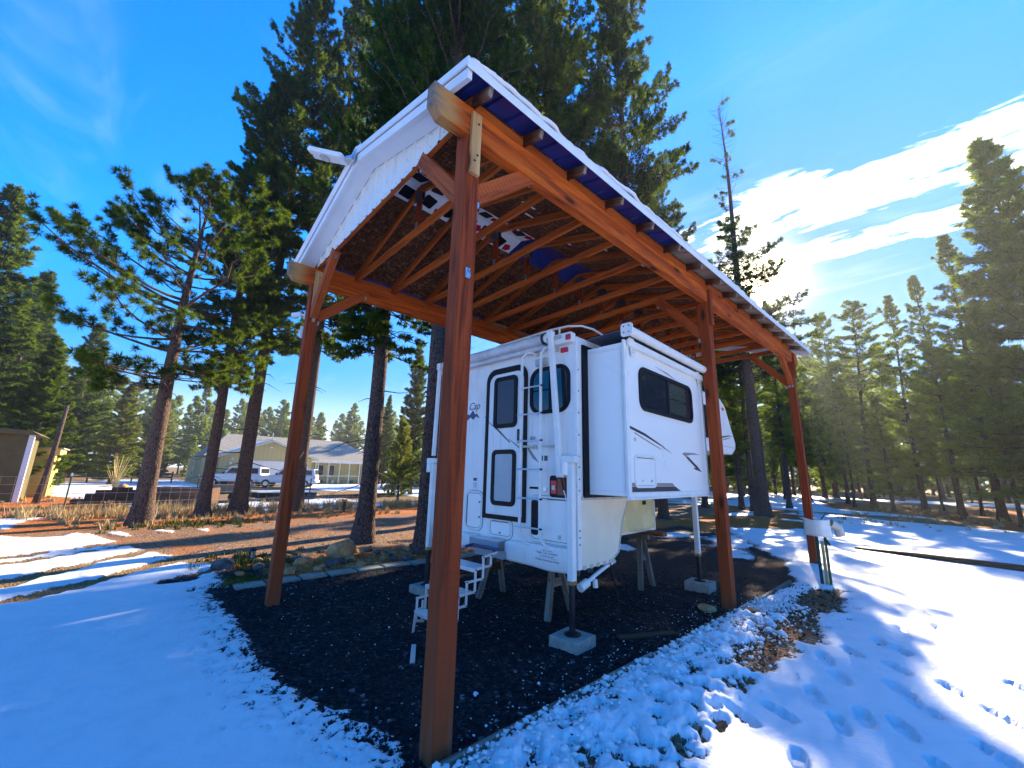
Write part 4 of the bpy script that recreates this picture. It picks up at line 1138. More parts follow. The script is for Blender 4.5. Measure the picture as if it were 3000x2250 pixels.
# corner extrusion with bolts
c1 = lb('corner_trim', m_trim, lambda b: b.bx(-.045, .012, -.012, .05, .70, 3.24), bevel=.006)
for z_ in (.95, 1.02, 1.09, 1.50, 1.62, 1.75, 1.86, 2.1, 2.35, 2.6, 2.85):
    lb('bolt', m_bolt, lambda b: b.cyl((.014, .012, z_), .009, .006, 'x', 8), c1)
for z_ in np.arange(1.25, 3.2, .2):
    lb('screw', m_galv, lambda b: b.cyl((-.02, -.0135, z_), .005, .004, 'y', 6), c1)
c2 = lb('corner_trim', m_trim, lambda b: b.bx(W-.012, W+.045, -.012, .05, .70, 3.24), bevel=.006)
# cream lower side skirt with worn hem
sk = [(0.055, .70), (.60, .70), (.80, .80), (.90, 1.12), (1.05, 1.36), (1.2, 1.40), (0.055, 1.40)]
s_ = lb('side_skirt', m_skirt, lambda b: b.prism(sk, 'x', -.003, .006), bevel=.002)
lb('skirt_trim', m_beige, lambda b: b.bx(.006, .014, .055, 1.12, 1.40, 1.435), s_)
def edge_strip(b):
    b.tube([(.008, .60, .70), (.008, .80, .80), (.008, .90, 1.12), (.008, 1.05, 1.36)], .012, 6)
lb('edge_moulding', m_beige, edge_strip, s_)
for i in range(5):
    lb('clip', m_beige, lambda b: b.box((.008, .10+i*.13, .715), (.012, .05, .04)), s_)
for y_ in (.1, .3, .5, .7, .9):
    lb('screw', m_bolt, lambda b: b.cyl((.016, y_, 1.418), .005, .004, 'x', 6), s_)
# front lower tub set in, yellowed
tb = lb('lower_tub', m_wing, lambda b: b.bx(W+.45, -.45, .8, 2.75, .86, 1.42), bevel=.01)
lb('tub_edging', m_alu, lambda b: (b.bx(-.452, -.444, .8, 2.752, .858, .885), b.bx(-.452, -.444, 2.725, 2.755, .886, 1.30)), tb)
lb('vent_flap', m_black, lambda b: b.bx(-.449, -.440, 2.35, 2.45, 1.25, 1.31), tb)
# cab-over side window + lights + decals
win = rrect(3.55, 4.65, 2.42, 2.98, .08)
def framed(name_f, outl, inl, axis, pos, depth, out_mat, parent=None, sub=None, submat=None):
    """ring frame proud of wall plus inset pane"""
    f = lb(name_f, out_mat, lambda b: b.ring(outl, inl, axis, pos, pos+depth), parent)
    lb(sub or 'pane', submat or m_glass, lambda b: b.prism(inl, axis, pos, pos+depth*0.45), f)
    return f
framed('side_window', rrect(3.5, 4.66, 2.40, 3.0, .10), rrect(3.55, 4.61, 2.45, 2.95, .06), 'x', -.004, .018, m_black)
lb('marker_light', m_orangel, lambda b: b.bx(-.004, .012, 5.02, 5.11, 3.02, 3.08), bevel=.004)
def swoosh(name, pts, mat, axis='x', pos=-.004, d=.003, parent=None):
    return lb(name, mat, lambda b: b.prism(pts, axis, pos, pos+d), parent)
swoosh('decal', [(4.9, 2.46), (5.30, 2.52), (5.6, 2.545), (5.3, 2.54), (4.9, 2.49)], m_char)
swoosh('decal', [(4.95, 2.42), (5.35, 2.48), (5.5, 2.485), (5.3, 2.49), (4.95, 2.44)], m_tan2)
swoosh('belt_stripe', [(4.8, 2.30), (5.66, 2.30), (5.66, 2.312), (4.8, 2.312)], m_beige)
# slide-out
SX = .50
so_ = lb('slide_out', m_slide, lambda b: b.bx(-.003, SX, .20, 2.46, 1.46, 3.13), bevel=.006)
lb('rubber_seal', m_black, lambda b: b.ring([(.10, 1.425), (2.56, 1.425), (2.56, 3.17), (.10, 3.17)], [(.215, 1.475), (2.445, 1.475), (2.445, 3.11), (.215, 3.11)], 'x', -.002, .022), so_)
fr_o = [(.17, 1.425), (2.49, 1.425), (2.49, 3.15), (.17, 3.15)]; fr_i = [(.235, 1.50), (2.425, 1.50), (2.425, 3.09), (.235, 3.09)]
lb('flange', m_trim, lambda b: b.ring(fr_o, fr_i, 'x', SX-.012, SX+.016), so_, bevel=.004)
lb('drip_rail', m_trim, lambda b: b.bx(SX+.016, SX+.036, .17, 2.49, 1.43, 1.448), so_, bevel=.003)
lb('side_moulding', m_trim, lambda b: (b.bx(.04, SX-.02, .193, .1995, 3.06, 3.085), b.bx(.04, SX-.02, .193, .1995, 1.50, 1.512), b.bx(SX-.06, SX-.04, .193, .1995, 1.515, 3.055)), so_)
sw = lb('slide_window', m_black, lambda b: b.ring(rrect(.50, 2.06, 2.40, 2.92, .13, 8), rrect(.545, 2.015, 2.445, 2.875, .095, 8), 'x', SX-.001, SX+.020), so_, bevel=.003)
lb('pane', m_glass, lambda b: b.prism([(.545+.03, 2.45), (1.255, 2.45), (1.255, 2.87), (.545+.03, 2.87)], 'x', SX+.0005, SX+.008), sw)
lb('pane', m_glass, lambda b: b.prism(rrect(.546, 2.014, 2.446, 2.874, .094, 8), 'x', SX+.0002, SX+.005), sw)
lb('sliding_pane', m_blind, lambda b: b.bx(SX+.006, SX+.010, 1.30, 1.83, 2.47, 2.85), sw)
lb('mullion', m_black, lambda b: b.bx(SX+.006, SX+.017, 1.245, 1.295, 2.448, 2.872), sw)
lb('glazing_bar', m_black, lambda b: b.bx(SX+.0101, SX+.014, 1.30, 1.99, 2.645, 2.662), sw)
h_ = lb('slide_hatch', m_trim, lambda b: b.ring(rrect(.32, .83, 1.545, 1.90, .07), rrect(.345, .805, 1.57, 1.875, .05), 'x', SX-.001, SX+.012), so_, bevel=.004)
lb('hatch_door', m_slide, lambda b: b.prism(rrect(.349, .801, 1.574, 1.871, .047), 'x', SX-.001, SX+.008), h_)
lb('hinge', m_char, lambda b: b.bx(SX+.008, SX+.013, .38, .77, 1.862, 1.868), h_)
for y_, m_ in ((.48, m_alu), (.70, m_beige)):
    lb('latch', m_, lambda b: b.cyl((SX+.013, y_, 1.62), .014, .012, 'x', 12), h_)
lb('water_inlet', m_beige, lambda b: b.cyl((SX+.004, .36, 2.06), .022, .01, 'x', 14), so_, bevel=.002)
DX = SX+.0005
swoosh('decal', [(.245, 2.20), (.245, 2.17), (.60, 2.115), (1.0, 2.03), (1.30, 1.955), (1.0, 2.045), (.6, 2.145)], m_char, pos=DX, parent=so_)
swoosh('decal', [(.36, 2.135), (.70, 2.06), (1.05, 1.985), (.98, 1.99), (.68, 2.05), (.36, 2.123)], m_tan2, pos=DX, parent=so_)
swoosh('decal', [(.95, 3.0), (1.3, 2.985), (1.62, 2.93), (1.3, 2.965)], m_tan2, pos=DX, parent=so_)
swoosh('decal', [(1.62, 1.97), (1.68, 1.99), (2.0, 2.00), (2.25, 1.985), (1.95, 1.975), (1.78, 1.955), (1.76, 1.93), (1.70, 1.945)], m_tan2, pos=DX, parent=so_)
swoosh('decal', [(1.74, 1.93), (2.06, 1.80), (1.98, 1.80), (1.99, 1.785), (2.25, 1.755), (2.12, 1.82), (1.80, 1.945)], m_char, pos=DX, parent=so_)
swoosh('stripe', [(.24, 1.505), (1.50, 1.505), (1.34, 1.56), (.24, 1.56)], m_char, pos=DX, d=.002, parent=so_)
swoosh('stripe', [(.24, 1.563), (1.33, 1.563), (1.27, 1.60), (.24, 1.60)], m_tan2, pos=DX, d=.002, parent=so_)
# slide awning
sa = lb('slide_awning', m_trim, lambda b: b.tube([(SX+.075, .16, 3.245), (SX+.075, 2.72, 3.245)], .052, 16), smooth=False)
lb('awning_fabric', m_awndark, lambda b: b.add([(0.01, .22, 3.262), (SX+.055, .22, 3.288), (SX+.055, 2.66, 3.288), (0.01, 2.66, 3.262), (0.01, .22, 3.268), (SX+.055, .22, 3.294), (SX+.055, 2.66, 3.294), (0.01, 2.66, 3.268)],
     [(0, 1, 2, 3), (4, 5, 6, 7), (0, 1, 5, 4), (1, 2, 6, 5), (2, 3, 7, 6), (3, 0, 4, 7)]), sa)
lb('awning_rail', m_trim, lambda b: b.bx(SX+.017, SX+.05, .22, 2.46, 3.085, 3.165), sa, bevel=.01)
for y_ in (.145, 2.735):
    e_ = lb('end_bracket', m_trim, lambda b: b.prism(rrect(SX+.0, SX+.14, 3.165, 3.315, .03, 4), 'y', y_-.012, y_+.012), sa, bevel=.003)
    for q in ((.04, 3.28), (.10, 3.28), (.04, 3.21), (.10, 3.21)):
        lb('bolt', m_bolt, lambda b: b.cyl((SX+q[0], y_-.014, q[1]), .008, .005, 'y', 8), e_)
for y_ in (.34, 2.34):
    e_ = lb('arm_bracket', m_trim, lambda b: b.prism([(y_-.07, 3.20), (y_+.05, 3.20), (y_+.07, 3.0), (y_-.02, 2.98)], 'x', SX+.018, SX+.026), sa, bevel=.002)
    for q in ((-.01, 3.03), (.03, 3.03), (.05, 3.05), (.0, 3.06), (.035, 3.07)):
        lb('rivet', m_bolt, lambda b: b.cyl((SX+.028, y_+q[0], q[1]), .005, .004, 'x', 6), e_)
# rear wall items (plane y = 0, camera side is -y)
def ry(name, mat, x0, x1, z0, z1, d=.01, r=None, parent=None, off=0.0, **k):
    P_ = rrect(x0, x1, z0, z1, r) if r else [(x0, z0), (x1, z0), (x1, z1), (x0, z1)]
    return lb(name, mat, lambda b: b.prism(P_, 'y', -off, -off-d), parent, **k)
dr_ = lb('door_frame', m_black, lambda b: b.ring(rrect(-1.50, -.745, 1.10, 3.06, (.01, .01, .17, .17), 8), rrect(-1.445, -.80, 1.155, 2.985, (.01, .01, .13, .13), 8), 'y', .002, -.018))
dd_ = lb('door', m_fib, lambda b: b.prism(rrect(-1.443, -.802, 1.157, 2.983, (.01, .01, .128, .128), 8), 'y', .0, -.010), bevel=.003)
for nm, x0, x1, z0, z1, mt in (('door_window', -1.34, -.91, 2.245, 2.935, m_screen), ('lower_door_window', -1.345, -.915, 1.27, 1.965, m_frost)):
    w_ = lb(nm, m_black, lambda b: b.ring(rrect(x0, x1, z0, z1, .075, 6), rrect(x0+.055, x1-.055, z0+.055, z1-.055, .03, 6), 'y', -.008, -.030), dd_, bevel=.004)
    lb('pane', mt, lambda b: b.prism(rrect(x0+.056, x1-.056, z0+.056, z1-.056, .029, 6), 'y', -.0095, -.018), w_)
hd_ = lb('door_handle', m_black, lambda b: b.prism(rrect(-.90, -.825, 2.045, 2.215, .015, 4), 'y', -.0095, -.024), dd_, bevel=.003)
lb('latch', m_char, lambda b: b.bx(-.885, -.855, -.036, -.0245, 2.08, 2.19), hd_, bevel=.004)
lb('lock', m_alu, lambda b: (b.cyl((-.845, -.016, 1.53), .014, .014, 'y', 10), b.cyl((-.845, -.016, 1.49), .020, .014, 'y', 10)), dd_)
# rear window
w_ = lb('rear_window', m_black, lambda b: b.ring(rrect(-.70, -.085, 2.375, 2.955, .16, 8), rrect(-.655, -.13, 2.42, 2.91, .12, 8), 'y', .001, -.018), bevel=.003)
lb('pane', m_glass, lambda b: b.prism(rrect(-.654, -.131, 2.421, 2.909, .119, 8), 'y', -.0005, -.007), w_)
lb('mullion', m_black, lambda b: b.bx(-.40, -.38, -.012, -.007, 2.422, 2.908), w_)
# porch light, clearance lights, tail light
l_ = lb('porch_light', m_beige, lambda b: b.prism(rrect(-.60, -.42, 2.97, 3.07, .02, 4), 'y', .001, -.035), bevel=.004)
lb('lens', m_lens, lambda b: b.prism(rrect(-.588, -.432, 2.982, 3.058, .015, 4), 'y', -.0345, -.045), l_, bevel=.004)
lb('clearance_light', m_red, lambda b: b.prism(rrect(-.215, -.115, 3.085, 3.145, .008, 3), 'y', .001, -.022), bevel=.004)
up_ = lb('corner_lamp_box', m_trim, lambda b: b.prism(rrect(-.27, -.005, 3.175, 3.30, .03, 4), 'y', -.001, -.085), bevel=.01)
lb('clearance_light', m_red, lambda b: b.prism(rrect(-.085, -.015, 3.20, 3.265, .008, 3), 'y', -.084, -.100), up_, bevel=.004)
lb('clear_lens', m_lens, lambda b: b.prism(rrect(-.26, -.15, 3.235, 3.28, .015, 3), 'y', -.084, -.104), up_, bevel=.004)
tl = lb('tail_light', m_black, lambda b: b.prism(rrect(-.375, -.085, 1.415, 1.655, .035, 5), 'y', .001, -.018), bevel=.004)
lb('brake_lens', m_red, lambda b: b.prism(rrect(-.345, -.265, 1.45, 1.60, .01, 3), 'y', -.0175, -.034), tl, bevel=.004)
lb('turn_lens', m_dred, lambda b: b.prism(rrect(-.262, -.105, 1.44, 1.63, .02, 3), 'y', -.0175, -.030), tl, bevel=.004)
lb('reverse_lens', m_lens, lambda b: b.prism(rrect(-.33, -.285, 1.495, 1.545, .005, 3), 'y', -.0335, -.036), tl)
# hatches
def hatch(x0, x1, z0, z1, rr=.07, nm='hatch'):
    h_ = lb(nm, m_trim, lambda b: b.ring(rrect(x0, x1, z0, z1, rr, 6), rrect(x0+.030, x1-.030, z0+.030, z1-.030, max(.02, rr-.028), 6), 'y', .001, -.014), bevel=.005)
    lb('hatch_door', m_slide, lambda b: b.prism(rrect(x0+.0335, x1-.0335, z0+.0335, z1-.0335, max(.02, rr-.03), 6), 'y', .001, -.009), h_, bevel=.002)
    lb('outline_ring', m_char, lambda b: (b.ring(rrect(x0-.004, x1+.004, z0-.004, z1+.004, rr+.004, 6), rrect(x0+.003, x1-.003, z0+.003, z1-.003, rr-.003, 6), 'y', .001, -.0025), b.ring(rrect(x0+.029, x1-.029, z0+.029, z1-.029, max(.021, rr-.027), 6), rrect(x0+.0345, x1-.0345, z0+.0345, z1-.0345, max(.02, rr-.031), 6), 'y', .001, -.0105)), h_)  # thin dark rings outline the hatch frame and its door
    return h_
h1 = hatch(-1.855, -1.50, .93, 1.43, .09); 
for z_ in (1.29, 1.10): lb('lock', m_char, lambda b: b.cyl((-1.56, -.013, z_), .011, .012, 'y', 10), h1)
lb('hinge', m_char, lambda b: b.bx(-1.815, -1.808, -.016, -.010, 1.0, 1.37), h1)
h2 = hatch(-1.375, -.955, .885, 1.115, .075)
lb('lock', m_char, lambda b: b.cyl((-1.165, -.013, .945), .011, .012, 'y', 10), h2)
lb('hinge', m_char, lambda b: b.bx(-1.30, -1.03, -.016, -.010, 1.072, 1.078), h2)
h3 = hatch(-.685, -.06, .915, 1.425, .09, 'large_hatch')
lb('open_gap', m_black, lambda b: b.prism(rrect(-.648, -.545, .985, 1.37, .03, 4), 'y', -.0085, -.0115), h3)
lb('hinge', m_char, lambda b: b.bx(-.42, -.13, -.017, -.010, 1.385, 1.392), h3)
for x_ in (-.50, -.24): lb('lock', m_beige, lambda b: b.bx(x_-.018, x_+.018, -.020, -.009, .975, 1.02), h3, bevel=.003)
lb('vent_slot', m_black, lambda b: b.bx(-.69, -.52, -.004, .001, 1.495, 1.52))
lb('outlet', m_alu, lambda b: b.cyl((-.45, -.008, 1.50), .028, .016, 'y', 16), bevel=.003)
# decals and lettering on the rear wall
def T4(x, z, y=-.0025, sc=1.0):
    return Matrix.Translation((x, y, z)) @ Matrix.Rotation(R(90), 4, 'X')
text_mesh('Eagle', .14, m_char, ca, T4(-2.10, 2.555), shear=.35)
text_mesh('Cap', .15, m_char, ca, T4(-1.77, 2.545), shear=.35)
swoosh('mountain_decal', [(-2.2, 2.40), (-2.05, 2.46), (-1.98, 2.44), (-1.9, 2.49), (-1.86, 2.47), (-1.79, 2.54), (-1.74, 2.47), (-1.71, 2.49), (-1.64, 2.41), (-1.72, 2.445), (-1.78, 2.40), (-1.84, 2.44), (-1.92, 2.39), (-2.0, 2.42)], m_blued, 'y', .001, -.003)
text_mesh('850', .055, m_blued, ca, T4(-.655, 2.075), shear=.25)
swoosh('decal', [(-1.545, 2.425), (-1.50, 2.39), (-1.50, 2.398), (-1.54, 2.43)], m_char, 'y', .001, -.003)
swoosh('decal', [(-1.44, 2.345), (-1.22, 2.19), (-1.03, 2.05), (-1.03, 2.06), (-1.22, 2.21)], m_char, 'y', -.0095, -.0115, parent=dd_)
swoosh('decal', [(-1.05, 2.10), (-.93, 2.02), (-.81, 1.94), (-.81, 1.965), (-.93, 2.035)], m_tan2, 'y', -.0095, -.0115, parent=dd_)
swoosh('decal', [(-.735, 1.96), (-.65, 1.85), (-.555, 1.80), (-.60, 1.86), (-.735, 2.0)], m_tan2, 'y', .001, -.003)
def sticker(x0, x1, z0, z1, mt): ry('sticker', mt, x0, x1, z0, z1, .0015)
sticker(-1.72, -1.65, 1.56, 1.60, m_blued); sticker(-1.72, -1.65, 1.47, 1.545, m_awn); sticker(-.55, -.49, 1.82, 1.88, m_char); sticker(-.47, -.42, 1.82, 1.88, m_char); sticker(-1.74, -1.63, 1.425, 1.45, m_awn)
sticker(-.07, -.04, 1.68, 1.78, m_tan2) if False else None
# lower fairings
fz = [(-1.03, .665), (-1.03, .865), (-.85, .885), (-.09, .905), (-.03, .90), (-.03, .66), (-.3, .675), (-.7, .66)]
ff = lb('bumper_fairing', m_fib, lambda b: b.prism([(-1.03, .66), (-.60, .655), (-.35, .64), (-.05, .66), (-.05, .905), (-.9, .89), (-1.03, .87)], 'y', -.001, -.075), bevel=.025)
TX = -.36
for txt, z_, s_z in (('Manufactured by', .845, .022), ('Eagle Cap Campers', .815, .037), ('La Grande, Oregon', .787, .025), ('Welded Aluminum Frame', .742, .032)):
    text_mesh(txt, s_z, m_blued, ff, T4(TX, z_, -.0755), extrude=.0006)
lb('rule', m_blued, lambda b: (b.bx(-.50, -.22, -.0762, -.0752, .775, .777),), ff)
lf = lb('left_fairing', m_fib, lambda b: b.prism([(-2.5, .70), (-1.70, .72), (-1.70, .89), (-2.5, .89)], 'y', -.001, -.075), bevel=.02)
lb('reverse_lamp', m_lens, lambda b: b.prism(rrect(-1.95, -1.82, .77, .85, .01, 3), 'y', -.0755, -.083), lf, bevel=.003)
lf2 = lb('step_cheek', m_fib, lambda b: b.bx(-1.70, -1.56, -.16, -.0, .72, .895), bevel=.012)
dp_ = lb('step_bumper', m_diamond, lambda b: b.bx(-1.555, -1.035, -.17, -.001, .765, .868), bevel=.008)
lb('step_deck', m_alu, lambda b: b.bx(-1.55, -1.04, -.168, -.003, .869, .874), dp_)
lb('lower_plate', m_diamond, lambda b: b.bx(-1.50, -.98, -.12, -.02, .67, .764), dp_, bevel=.004)
# ladder
ld = lb('ladder', m_trim, lambda b: (
    b.tube([(-.60, -.01, 3.14), (-.63, -.05, 3.16), (-.70, -.09, 3.16), (-.755, -.10, 3.10), (-.76, -.10, 3.0), (-.755, -.10, 1.06), (-.74, -.10, .97), (-.68, -.09, .90), (-.60, -.05, .875), (-.57, -.01, .875)], .018, 8),
    b.tube([(-.30, -.01, 3.14), (-.33, -.05, 3.17), (-.39, -.09, 3.17), (-.445, -.10, 3.11), (-.45, -.10, 3.0), (-.447, -.10, 1.06), (-.43, -.10, .97), (-.38, -.09, .90), (-.31, -.05, .875), (-.28, -.01, .875)], .018, 8)))
for z_ in (2.70, 2.37, 2.05, 1.72, 1.39, 1.07):
    rg_ = lb('rung', m_alu, lambda b: (b.tube([(-.80, -.125, z_), (-.425, -.125, z_)], .010, 8),), ld)
    lb('end_cap', m_black, lambda b: b.tube([(-.425, -.125, z_), (-.395, -.125, z_)], [.012, .007], 8), rg_)
for x_ in (-.75, -.45):
    lb('standoff', m_beige, lambda b: (b.tube([(x_, -.10, 1.99), (x_+.13, -.02, 1.985)], .014, 8), b.box((x_+.15, -.01, 1.985), (.04, .018, .05))), ld)
for x_, z_ in ((-.58, 3.14), (-.28, 3.14), (-.56, .875), (-.27, .875)):
    lb('foot_bracket', m_beige, lambda b: b.box((x_, -.012, z_), (.045, .022, .05)), ld, bevel=.003)
# awning roll over the door with its arm
aw = lb('awning_roll', m_awn, lambda b: b.tube([(W+.13, -.085, 3.28), (-.42, -.085, 3.28)], .068, 20))
lb('roll_cap', m_char, lambda b: b.tube([(-.42, -.085, 3.28), (-.395, -.085, 3.28)], .072, 18), aw)
lb('roll_hub', m_trim, lambda b: (b.tube([(-.395, -.085, 3.28), (-.375, -.085, 3.28)], .05, 14), b.tube([(-.375, -.085, 3.28), (-.34, -.085, 3.28)], .062, 14), b.tube([(-.34, -.085, 3.28), (-.30, -.085, 3.28)], .025, 10)), aw)
lb('awning_valance', m_awn, lambda b: b.bx(W+.05, -.42, -.075, -.068, 3.16, 3.22), aw)
ar = lb('awning_arm', m_trim, lambda b: (b.beam((-.285, -.12, 3.30), (-.16, -.10, 1.64), .062, .05, (0, 1, 0)),), bevel=.006)
lb('arm_head', m_trim, lambda b: b.box((-.286, -.12, 3.30), (.085, .075, .09)), ar, bevel=.012)
lb('arm_foot', m_trim, lambda b: (b.box((-.165, -.07, 1.66), (.10, .07, .05)), b.beam((-.20, -.10, 1.78), (-.15, -.02, 1.86), .012, .012)), ar, bevel=.004)
lb('left_awning_arm', m_trim, lambda b: (b.beam((W+.04, -.10, 3.28), (W+.02, -.10, 1.9), .05, .05, (0, 1, 0)), b.box((W+.05, -.10, 3.28), (.09, .08, .10))), aw, bevel=.008)
# roof rack rail
def hoop(b):
    b.tube([(-1.72, .22, 3.36), (-1.62, .20, 3.45), (-1.50, .20, 3.49), (-.55, .22, 3.52), (-.30, .25, 3.52), (-.16, .34, 3.515), (-.09, .50, 3.50), (-.07, .75, 3.46), (-.07, 1.2, 3.40), (-.07, 1.6, 3.33)], .014, 8)
rr_ = lb('roof_rail', m_trim, hoop, smooth=True)
for x_, y_ in ((-1.50, .20), (-.93, .21), (-.42, .23), (-.07, .9)):
    lb('rail_post', m_trim, lambda b: b.tube([(x_, y_, 3.27), (x_, y_, 3.50 if y_ < .5 else 3.44)], .013, 8), rr_)
lb('roof_vent', m_trim, lambda b: b.bx(-1.9, -1.5, 1.6, 2.0, 3.27, 3.36), bevel=.02)
lb('air_conditioner', m_trim, lambda b: b.bx(-1.6, -.95, 2.5, 3.4, 3.27, 3.50), bevel=.06)
# jacks
def jack(x, y, ztop_, zlo, head=True, foot=.104, cyl=.045):
    j = lb('corner_jack', m_trim, lambda b: b.bx(x-.036, x+.036, y-.036, y+.036, zlo, ztop_), bevel=.006)
    lb('collar', mat_rust, lambda b: b.bx(x-.037, x+.037, y-.037, y+.037, zlo-.035, zlo-.001), j)
    lb('inner_tube', m_blkmetal, lambda b: b.cyl((x, y, (foot+zlo)/2), .032, zlo-foot, 'z', 16), j)
    lb('foot_plate', m_blkmetal, lambda b: b.tube([(x, y, foot), (x, y, foot+.012), (x, y, foot+.03)], [.085, .085, .04], 20), j)
    if head:
        lb('gear_head', m_trim, lambda b: b.prism(rrect(x-.115, x+.085, ztop_-.01, ztop_+.07, .02, 4), 'y', y-.06, y+.045), j, bevel=.012)
        lb('motor_cover', m_slide, lambda b: b.cyl((x-.055, y-.04, ztop_-.07), .042, .14, 'z', 16), j, bevel=.006)
    return j
mat_rust = mat_plain('rust streaked paint', (0.42, 0.22, 0.06), 0.8, 0, 0.5, 20)
jr = jack(-.045, -.055, 1.80, .60)
lb('cable', m_black, lambda b: b.tube([(-.22, -.03, 1.70), (-.19, -.06, 1.66), (-.16, -.06, 1.58), (-.15, -.05, 1.50)], .008, 6), jr)
lb('cable', m_slide, lambda b: b.tube([(-.15, -.05, 1.50), (-.12, -.06, 1.44), (-.11, -.05, 1.36)], .007, 6), jr)
lb('cable', m_slide, lambda b: b.tube([(-.09, -.09, 1.80), (-.03, -.08, 1.78), (.005, -.03, 1.80), (.01, .0, 1.74)], .005, 6), jr)
jack(W-.02, -.055, 1.80, .60)
jack(.03, 3.17, 1.48, .52, head=False, foot=.13)
jack(W-.05, 3.17, 1.48, .52, head=False, foot=.13)
lb('front_jack_arm', m_trim, lambda b: b.bx(W-.05, .03, 3.01, 3.05, 1.50, 1.60))
# dangling hose and connector below the corner
hz_ = lb('drain_hose', m_trim, lambda b: b.tube([(-.02, .75, .70), (-.02, .55, .66), (-.03, .35, .60), (-.03, .20, .55), (-.03, .14, .53)], .022, 10), smooth=True)
lb('cap', m_trim, lambda b: (b.tube([(-.03, .20, .55), (-.04, .08, .51)], .045, 12), b.tube([(.0, .30, .57), (.0, .31, .49)], .028, 10)), hz_)
lb('hitch_rod', m_blkmetal, lambda b: b.tube([(.0, .62, .69), (.0, .78, .30), (.0, .80, .12)], .010, 6))
# folding steps
def rail(b, a, o=0.0):
    V_ = [(-.467, .677, .785), (-.578, .558, .775), (-.685, .446, .664), (-.797, .335, .560), (-.902, .225, .443), (-1.01, .110, .335)]
    for y, z0, z1 in V_: b.beam((a+o, y, z0-.012), (a+o, y, z1+.012), .010, .026, (0, 1, 0))
    b.beam((a+o, -1.035, .0), (a+o, -1.015, .22), .012, .026, (0, 1, 0))
    q = a-o-.011
    b.beam((q, -.36, .80), (q, -.59, .772), .008, .024)
    b.beam((q, -.46, .677), (q, -.69, .660), .008, .024)
    b.beam((q, -.57, .558), (q, -.80, .552), .008, .024)
    b.beam((q, -.68, .446), (q, -.91, .438), .008, .024)
    b.beam((q, -.79, .335), (q, -1.02, .330), .008, .024)
    b.beam((q, -.895, .225), (q, -1.03, .205), .008, .024)
    b.beam((q, -.90, .085), (q, -1.03, .115), .008, .024)
    b.beam((q, -.93, .09), (q, -.93, .30), .008, .024, (0, 1, 0))
st_ = lb('folding_steps', m_alu, lambda b: (rail(b, -.83), rail(b, -1.385)), bevel=.001)
for (ya, yb, z_) in ((-.475, -.685, .668), (-.690, -.900, .448), (-.905, -1.03, .212)):
    lb('tread', m_alu, lambda b: (b.bx(-1.375, -.845, yb, ya, z_-.004, z_+.004), b.bx(-1.375, -.845, yb-.004, yb, z_-.035, z_+.004)), st_, bevel=.002)
lb('top_bar', m_blued, lambda b: (b.tube([(-1.36, -.39, .80), (-1.33, -.30, .815), (-.90, -.30, .815), (-.86, -.39, .80)], .020, 8),), st_)
for (y_, z_) in ((-.467, .785), (-.467, .677), (-.578, .775), (-.578, .558), (-.685, .664), (-.685, .446), (-.797, .56), (-.797, .335), (-.902, .443), (-.902, .225), (-1.01, .335), (-1.01, .11)):
    lb('pivot_bolt', m_bolt, lambda b: (b.cyl((-.822, y_, z_), .008, .008, 'x', 8),), st_)

# ---------------------------------------------------------------- things under the carport
def CW(x, y, z):        # camper-local to world
    c, s = math.cos(A_), math.sin(A_)
    return (-.5+x*c-y*s, 2.0+x*s+y*c, z)
def block(lx, ly, label, size=(.34, .34, .10), mat=m_conc, rz=0.05, z=0):
    e = CW(lx, ly, z); b = MB()
    b.bx(-size[0]/2, size[0]/2, -size[1]/2, size[1]/2, -.01, size[2])
    o = b.build('concrete_pad', mat, None, bevel=.008); o.location = e; o.rotation_euler = (0, 0, A_+rz)
    setp(o, label, 'block'); return o
block(-.045, -.055, 'square concrete paver under the right rear camper jack')
block(W-.02, -.055, 'concrete paver under the left rear camper jack, partly behind the front post')
block(.03, 3.17, 'paver under the right front camper jack by the slide-out', size=(.36, .36, .125))
block(W-.05, 3.17, 'paver under the far left front camper jack', size=(.36, .36, .125))
def sawhorse(lx, ly, L, h, label, splay=.24, rz=0):
    e = empty('sawhorse', label, 'sawhorse', CW(lx, ly, 0), A_+rz)
    b = MB(); b.beam((-L/2, 0, h-.045), (L/2, 0, h-.045), .09, .09); b.build('top_beam', m_grey, e, local=True, bevel=.004)
    for sx in (-1, 1):
        for sy in (-1, 1):
            b = MB(); b.beam((sx*(L/2-.10)+sx*.03, sy*splay, -.01), (sx*(L/2-.14), sy*.045, h-.03), .035, .085, (1, 0, 0))
            b.build('leg', m_grey, e, local=True, bevel=.003)
        b = MB(); b.box((sx*(L/2-.12), 0, h*.55), (.02, splay*1.15, .10)); b.build('end_gusset', m_dark if sx < 0 else m_grey, e, local=True)
sawhorse(-1.27, .55, 1.35, .69, 'grey timber trestle under the rear of the camper')
sawhorse(-1.15, 2.62, 1.30, .80, 'A-frame timber trestle under the front of the camper tub', splay=.20)
b = MB(); b.bx(-.45-.9, -.20, 2.45, 2.60, .80, .862); o = b.build('support_plank', mat_wood('reddish plank', (.30, .12, .05), (.22, .08, .03), (.08, .03, .015)), None); 
o.location = (-.5, 2.0, 0); o.rotation_euler = (0, 0, A_); setp(o, 'short reddish plank resting on the trestle under the camper front', 'plank')
b = MB(); b.beam((-.35, .02, .012), (.35, -.02, .012), .09, .025); o = b.build('loose_board', m_dark, None, bevel=.003); o.location = CW(.35, .75, 0); o.rotation_euler = (0, 0, 1.15); setp(o, 'dark board lying on the cinder below the slide-out', 'board')
b = MB(); b.beam((-.2, .0, .010), (.2, .0, .010), .045, .018); o = b.build('loose_board', m_galv, None, bevel=.003); o.location = (-1.35, .62, 0); o.rotation_euler = (0, 0, -.55); setp(o, 'pale metal strip on the ground behind the front post', 'strip')
